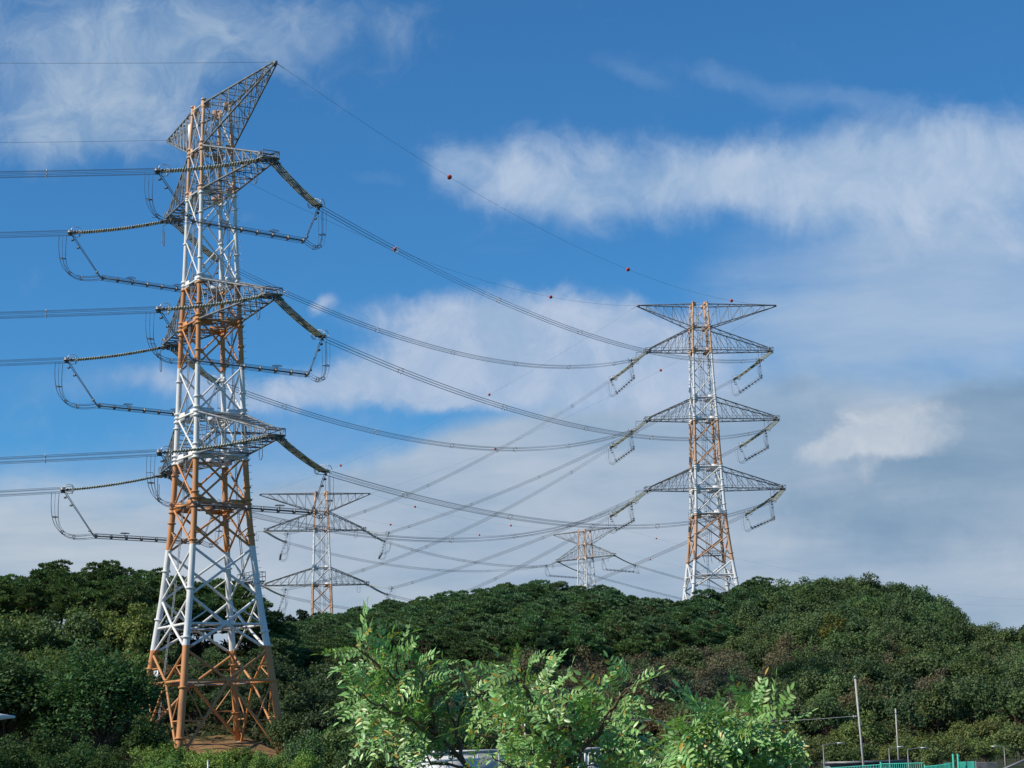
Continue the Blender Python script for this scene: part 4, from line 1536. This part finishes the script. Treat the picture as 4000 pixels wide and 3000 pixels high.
sapling(None, 8.6, [(1990, 3350, 0), (1880, 3060, 0), (1760, 2920, 0)],
        [([(1760, 2920), (1600, 2760), (1500, 2640), (1440, 2540), (1412, 2455)], .17),
         ([(1720, 2880), (1580, 2800), (1450, 2740), (1385, 2690)], .16),
         ([(1690, 2850), (1620, 2700), (1560, 2600), (1490, 2530)], .16),
         ([(1700, 2860), (1680, 2720), (1640, 2620), (1600, 2565)], .16),
         ([(1800, 2960), (1650, 2900), (1500, 2850), (1415, 2840)], .15),
         ([(1740, 2900), (1640, 2820), (1540, 2800), (1440, 2790)], .16),
         ([(1660, 2800), (1520, 2720), (1420, 2640)], .15),
         ([(1620, 2760), (1540, 2690), (1450, 2590)], .15),
         ([(1800, 2950), (1770, 2820), (1740, 2730), (1700, 2650)], .14),
         ([(1840, 3000), (1700, 2980), (1620, 2960), (1600, 2880)], .12),
         ([(1560, 2660), (1480, 2600), (1370, 2520)], .15),
         ([(1640, 2760), (1660, 2640), (1680, 2590)], .14),
          ([(1820, 2980), (1780, 2880), (1800, 2780), (1850, 2720)], .14),
          ([(1720, 2890), (1600, 2860), (1480, 2900)], .14),
          ([(1650, 2830), (1500, 2760), (1400, 2760)], .14),
          ([(1600, 2720), (1550, 2640), (1560, 2540)], .14)],
        'pinnate-leaved sapling at the left of the foreground, with a single tall upright shoot', 1, 1.0)
sapling(None, 8.0, [(2280, 3400, 0), (2240, 3080, 0), (2220, 2950, 0)],
        [([(2220, 2985), (2140, 2835), (2060, 2695), (2000, 2605), (1950, 2565)], .15),
         ([(2200, 2955), (2050, 2835), (1920, 2745), (1800, 2675)], .14),
         ([(2190, 2915), (2170, 2775), (2130, 2675), (2110, 2625)], .14),
         ([(2240, 3015), (2330, 2855), (2400, 2755), (2470, 2675)], .17),
         ([(2260, 3035), (2080, 2955), (1930, 2885), (1840, 2865)], .15),
         ([(2220, 2935), (2020, 2845), (1900, 2795)], .16),
         ([(2230, 2935), (2220, 2795), (2190, 2695)], .13),
         ([(2260, 3055), (2120, 3015), (2000, 2995), (1920, 2955)], .13),
         ([(2300, 3075), (2380, 2975), (2440, 2885), (2460, 2815)], .14),
         ([(2140, 2835), (2050, 2755), (1960, 2675)], .15),
         ([(2320, 2895), (2420, 2715), (2500, 2655)], .15),
         ([(2330, 3095), (2450, 3015), (2540, 2975)], .13),
         ([(2240, 3040), (2100, 2900), (1990, 2850), (1940, 2790)], .15),
         ([(2230, 2990), (2300, 2880), (2300, 2780), (2330, 2700)], .15),
         ([(2180, 2920), (2090, 2860), (2060, 2760)], .14),
         ([(2300, 3080), (2200, 3000), (2080, 2990), (1960, 3000)], .14),
         ([(2320, 3080), (2420, 3020), (2540, 3010)], .14),
         ([(2340, 2960), (2450, 2900), (2530, 2830)], .14),
         ([(2100, 2760), (2040, 2680), (2060, 2580)], .14)],
        'sapling in the middle of the foreground, with sparse spreading twigs and yellowing leaflets', 2, .98)
sapling(None, 7.6, [(2880, 3420, 0), (2850, 3100, 0), (2820, 2960, 0)],
        [([(2820, 3035), (2800, 2915), (2850, 2835), (2910, 2785), (2940, 2775)], .16),
         ([(2830, 3015), (2900, 2895), (2960, 2825), (3030, 2820), (3070, 2865)], .16),
         ([(2800, 3015), (2720, 2935), (2670, 2875), (2640, 2865)], .16),
         ([(2790, 3005), (2740, 2895), (2740, 2835), (2800, 2815)], .15),
         ([(2830, 3035), (2900, 2955), (2960, 2925), (3030, 2935)], .14),
         ([(2840, 3095), (2720, 3055), (2600, 3035), (2500, 3025)], .14),
         ([(2850, 3115), (2940, 3055), (3010, 3025)], .14),
         ([(2800, 2975), (2820, 2915), (2900, 2875), (2940, 2875)], .15),
         ([(2780, 3035), (2700, 2995), (2620, 2955)], .14),
         ([(2760, 2935), (2850, 2875), (2890, 2815)], .15),
         ([(2860, 3135), (2760, 3085), (2640, 3075), (2450, 3065)], .13),
         ([(2860, 3135), (2900, 3075), (2940, 3055)], .13),
         ([(2830, 3040), (2760, 2940), (2780, 2880), (2860, 2860)], .14),
         ([(2850, 3060), (2920, 2960), (2980, 2930), (3060, 2960)], .14),
         ([(2870, 3120), (2960, 3060), (3040, 3040)], .14),
         ([(2840, 3120), (2700, 3080), (2580, 3060)], .14)],
        'dense rounded sapling at the right of the foreground, its leaflets catching the sun', 3, 1.5)

# ------------------------------------------------------------------ small things along the bottom of the picture
def post(name, px, py, Y, r, label, cat, mat, group=None):
    p = at(px, py, Y)
    g0 = gz(p.x, Y)
    mb = MB()
    H = p.z - g0
    mb.path([(0, 0, -.3), (0, 0, H)], [r * 1.25, r], 10, True)
    root = empty(name, (p.x, Y, g0))
    tag(root, label, cat, group)
    mb.build('pole', mat, root, True)
    return root, H


up, UH = post('utility_pole', 3358, 2645, 102, .050, 'tall pale utility pole in front of the right slope', 'utility pole', M_POLE)
mb = MB()
mb.lathe((0, 0, UH - .05), (0, 0, UH + 1), [(0, .075), (.10, .075), (.14, .03)], 10)
mb.build('cap', M_GALV, up)
mb = MB()
mb.box((-.12, 0, UH - 1.95), (.16, .03, .03))
mb.lathe((-.26, 0, UH - 1.95), (-.26, 0, UH), [(-.08, .03), (0, .06), (.08, .03)], 8)
mb.build('bracket', M_GALV, up)
up.rotation_euler = (0, math.radians(-2.2), 0)
up2, UH2 = post('thin_post', 2048, 2750, 120, .045, 'thin white post rising behind the middle sapling', 'post', M_WHITE)
mb = MB()
mb.lathe((0, 0, UH2), (0, 0, UH2 + 1), [(0, .06), (.1, .06), (.16, .02)], 8)
mb.build('cap', M_GALV, up2)
A, B = at(3343, 2797, 102), at(2049, 2765, 120)
mb = MB()
mb.path(span_points(A, B, .55, 30) - np.array(A), .012, 4)
tag(mb.build('overhead_cable', M_GALV, None, True, A), 'thin pale cable strung from the utility pole behind the saplings', 'cable')
up3, UH3 = post('slender_pole', 3498, 2768, 150, .05, 'slender grey pole right of the tall utility pole', 'pole', M_POLE)
mb = MB()
mb.box((0, 0, UH3 - .3), (.05, .2, .05))
mb.build('bracket', M_GALV, up3)


def lamp(px, py, Y, arm, label, grp='slim lamps with a sideways arm along the bottom'):
    p = at(px, py, Y)
    g0 = gz(p.x, Y)
    H = p.z - g0
    root = empty('lamp_post', (p.x, Y, g0))
    tag(root, label, 'lamp post', grp)
    mb = MB()
    mb.path([(0, 0, -.2), (0, 0, H)], [.035, .028], 8, True)
    mb.build('pole', M_STEEL, root, True)
    mb = MB()
    mb.path([(0, 0, H - .03), (arm * .5, 0, H + .02), (arm, 0, H + .05)], [.025, .022, .022], 6)
    mb.build('arm', M_STEEL, root, True)
    mb = MB()
    s = 1 if arm > 0 else -1
    mb.box((arm + s * .16, 0, H + .05), (.18, .07, .025))
    mb.box((arm + s * .16, 0, H + .02), (.14, .05, .01))
    mb.build('lamp_head', M_LAMP, root)


for a_ in ((2080, 2868, 105, 1.25, 'slim lamp behind the middle sapling, arm pointing right'), (2345, 2856, 105, -1.1, 'slim lamp right of the middle sapling, arm pointing left'),
           (3215, 2908, 105, .75, 'slim lamp left of the utility pole'), (3472, 2922, 105, .45, 'slim lamp just right of the utility pole'), (3545, 2926, 105, .7, 'slim lamp above the middle of the teal fence'),
           (3922, 2918, 105, -.3, 'slim lamp near the right edge, short arm')):
    lamp(*a_)
p = at(-150, 2808, 45)
g0 = gz(p.x, 45)
H = p.z - g0
root = empty('street_lamp', (p.x, 45, g0))
tag(root, 'pale street lamp head poking in from the left edge', 'street lamp')
mb = MB()
mb.path([(0, 0, -.2), (0, 0, H)], [.09, .06], 10, True)
mb.build('pole', M_GALV, root, True)
mb = MB()
V = [(x, y * w, H + z) for x, w, z0, z1 in ((0, .6, -.06, .10), (.75, 1, -.05, .11), (1.18, .35, -.01, .035)) for y, z in ((-.16, z0), (.16, z0), (.16, z1), (-.16, z1))]
mb.add(V, [np.array([[0, 1, 5, 4], [1, 2, 6, 5], [2, 3, 7, 6], [3, 0, 4, 7], [4, 5, 9, 8], [5, 6, 10, 9], [6, 7, 11, 10], [7, 4, 8, 11], [3, 2, 1, 0], [8, 9, 10, 11]])])
mb.build('lamp_head', M_WHITE, root)
post_, _h = post('short_post', 812, 2972, 120, .04, 'short white post among the bright shrubs below the nearest pylon', 'post', M_WHITE)
mb = MB()
mb.lathe((0, 0, _h - .02), (0, 0, _h + 1), [(0, .05), (.05, .05), (.08, .02)], 8)
mb.build('cap', M_LAMP, post_)


def cabin(name, px, py, Y, w, d, rz, wallm, roofm, label, cat, over=.06, panels=4, windows=()):
    p = at(px, py, Y)
    g0 = gz(p.x, Y)
    H = p.z - g0
    root = empty(name, (p.x, Y, g0), rz)
    tag(root, label, cat)
    mb = MB()
    mb.box((0, 0, H / 2 - .1), (w / 2, d / 2, H / 2 - .02 + .0))
    mb.build('body', wallm, root)
    mb = MB()
    mb.box((0, 0, H - .04), (w / 2 + over, d / 2 + over, .07))
    mb.build('roof', roofm, root)
    for i in range(panels):
        mb = MB()
        xx_ = -w / 2 + w * (i + .5) / panels
        ww = w / panels * .42
        for (cx, cz, hx, hz) in ((xx_ - ww, H * .5, .02, H * .38), (xx_ + ww, H * .5, .02, H * .38), (xx_, H * .88, ww, .02), (xx_, H * .12, ww, .02)):
            mb.box((cx, -d / 2 - .012, cz), (hx, .014, hz))
        mb.build('panel_frame', roofm, root)
    for (x_, z_, hw, hh) in windows:
        mb = MB()
        mb.box((x_, -d / 2 - .01, z_ * H), (hw, .02, hh))
        wd = mb.build('window', M_GLASS, root)
        fr = MB()
        for (cx, cz, hx, hz) in ((x_ - hw, z_ * H, .04, hh + .04), (x_ + hw, z_ * H, .04, hh + .04), (x_, z_ * H + hh, hw, .04), (x_, z_ * H - hh, hw, .04)):
            fr.box((cx, -d / 2 - .03, cz), (hx, .03, hz))
        fr.build('frame', M_WHITE, wd)
    return root


cabin('white_cabin', 1735, 2967, 120, 2.6, 3.4, math.radians(-34), M_WHITE, M_WHITE, 'white box-shaped cabin at the bottom, below the left sapling', 'cabin', .07, 2)
cabin('grey_shed', 1820, 2932, 150, 5.6, 3.5, math.radians(-6), M_GREYP, M_WHITE, 'pale grey flat-roofed shed behind the white cabin', 'shed', .12, 3)
cabin('kiosk', 2300, 2922, 112, 1.1, 1.2, math.radians(-12), M_GREYP, M_GREYP, 'small pale kiosk with dark windows behind the middle sapling', 'kiosk', .15, 0,
      ((-.28, .80, .17, .30), (.28, .80, .17, .30)))
cabin('low_dark_shed', 3375, 2974, 112, 4.2, 2.2, 0.0, M_ROOF, M_DARK, 'long low dark shed behind the teal fence, below the utility pole', 'shed', .1, 4)
# pitched grey roof cut by the lower right corner
p = at(3975, 2958, 75)
g0 = gz(p.x, 75)
H = p.z - g0
root = empty('pitched_shed', (p.x, 75, g0), math.radians(-14))
tag(root, 'grey shed with a pitched roof in the lower right corner', 'shed')
mb = MB()
mb.box((.5, 0, H * .40), (1.15, 1.4, H * .40))
mb.build('wall', M_GREYP, root)
mb = MB()
for sg in (-1, 1):
    a_, b_ = np.array([.5, 0, H]), np.array([.5 + sg * 1.45, 0, H * .74])
    d_ = (b_ - a_) / np.linalg.norm(b_ - a_)
    mb.box((a_ + b_) / 2, (np.linalg.norm(b_ - a_) / 2, 1.6, .035), d_, (0, 1, 0), np.cross(d_, (0, 1, 0)))
mb.build('roof', M_ROOF, root)


def fence(name, P, Q, zP, zQ, Y, label, dark=False, tall=None):
    """mesh fence from pixel column P to Q with its top at rows zP, zQ"""
    a, b = at(P, zP, Y), at(Q, zQ, Y - 1.5)
    g0 = min(gz(a.x, a.y), gz(b.x, b.y))
    root = empty(name, (a.x, a.y, g0))
    tag(root, label, 'fence', 'teal mesh fence panels' if not dark else None)
    d = Vector((b.x - a.x, b.y - a.y, 0))
    ln = d.length
    d.normalize()
    n = max(1, round(ln / 1.9))
    m = M_NET if not dark else M_DARK
    for i in range(n):
        t0, t1 = i / n, (i + 1) / n
        h0, h1 = (a.z + (b.z - a.z) * t0) - g0, (a.z + (b.z - a.z) * t1) - g0
        p0, p1 = np.array(d) * ln * t0, np.array(d) * ln * t1
        mb = MB()
        k = 0
        for q in np.linspace(.03, .97, 20):
            pp = p0 * (1 - q) + p1 * q
            mb.tube(pp, pp + (0, 0, (h0 * (1 - q) + h1 * q) - .02), .022, n=4)
        for f in (.05, .35, .65, .98):
            mb.tube(p0 + (0, 0, h0 * f), p1 + (0, 0, h1 * f), .024, n=4)
        mb.build('panel', m, root)
        mb = MB()
        mb.tube(p0 + (0, 0, -.2), p0 + (0, 0, h0 + .06), .04, n=6, cap=True)
        mb.build('post', m, root)
    return root, d, ln


fence('mesh_fence', 3225, 3440, 2999, 2984, 96, 'teal mesh fence rising rightward below the utility pole')
fence('mesh_fence', 3440, 3605, 2981, 2977, 95, 'teal mesh fence in two level panels left of the gate')
fence('mesh_fence', 3612, 3712, 2992, 2981, 94, 'lower teal mesh fence just left of the tall gate posts')
fence('mesh_fence', 3742, 3806, 2975, 2973, 94, 'short teal mesh fence right of the tall gate posts')
fence('mesh_fence', 3812, 3900, 2977, 2975, 96, 'dark mesh fence between the teal fence and the corner shed', True)
p = at(3722, 2945, 93)
g0 = gz(p.x, 93)
root = empty('gate', (p.x, 93, g0))
tag(root, 'teal gate with two tall posts in the teal fence', 'gate')
for i, dx in enumerate((0, .22)):
    mb = MB()
    mb.tube((dx, 0, -.2), (dx, 0, p.z - g0), .045, n=6, cap=True)
    mb.build('gate_post', M_NET, root)
mb = MB()
for q in np.linspace(-.42, -.05, 6):
    mb.tube((q, 0, .1), (q, 0, p.z - g0 - .40), .018, n=4)
for f in (.12, p.z - g0 - .42):
    mb.tube((-.42, 0, f), (-.02, 0, f), .025, n=4)
mb.build('gate_leaf', M_NET, root)
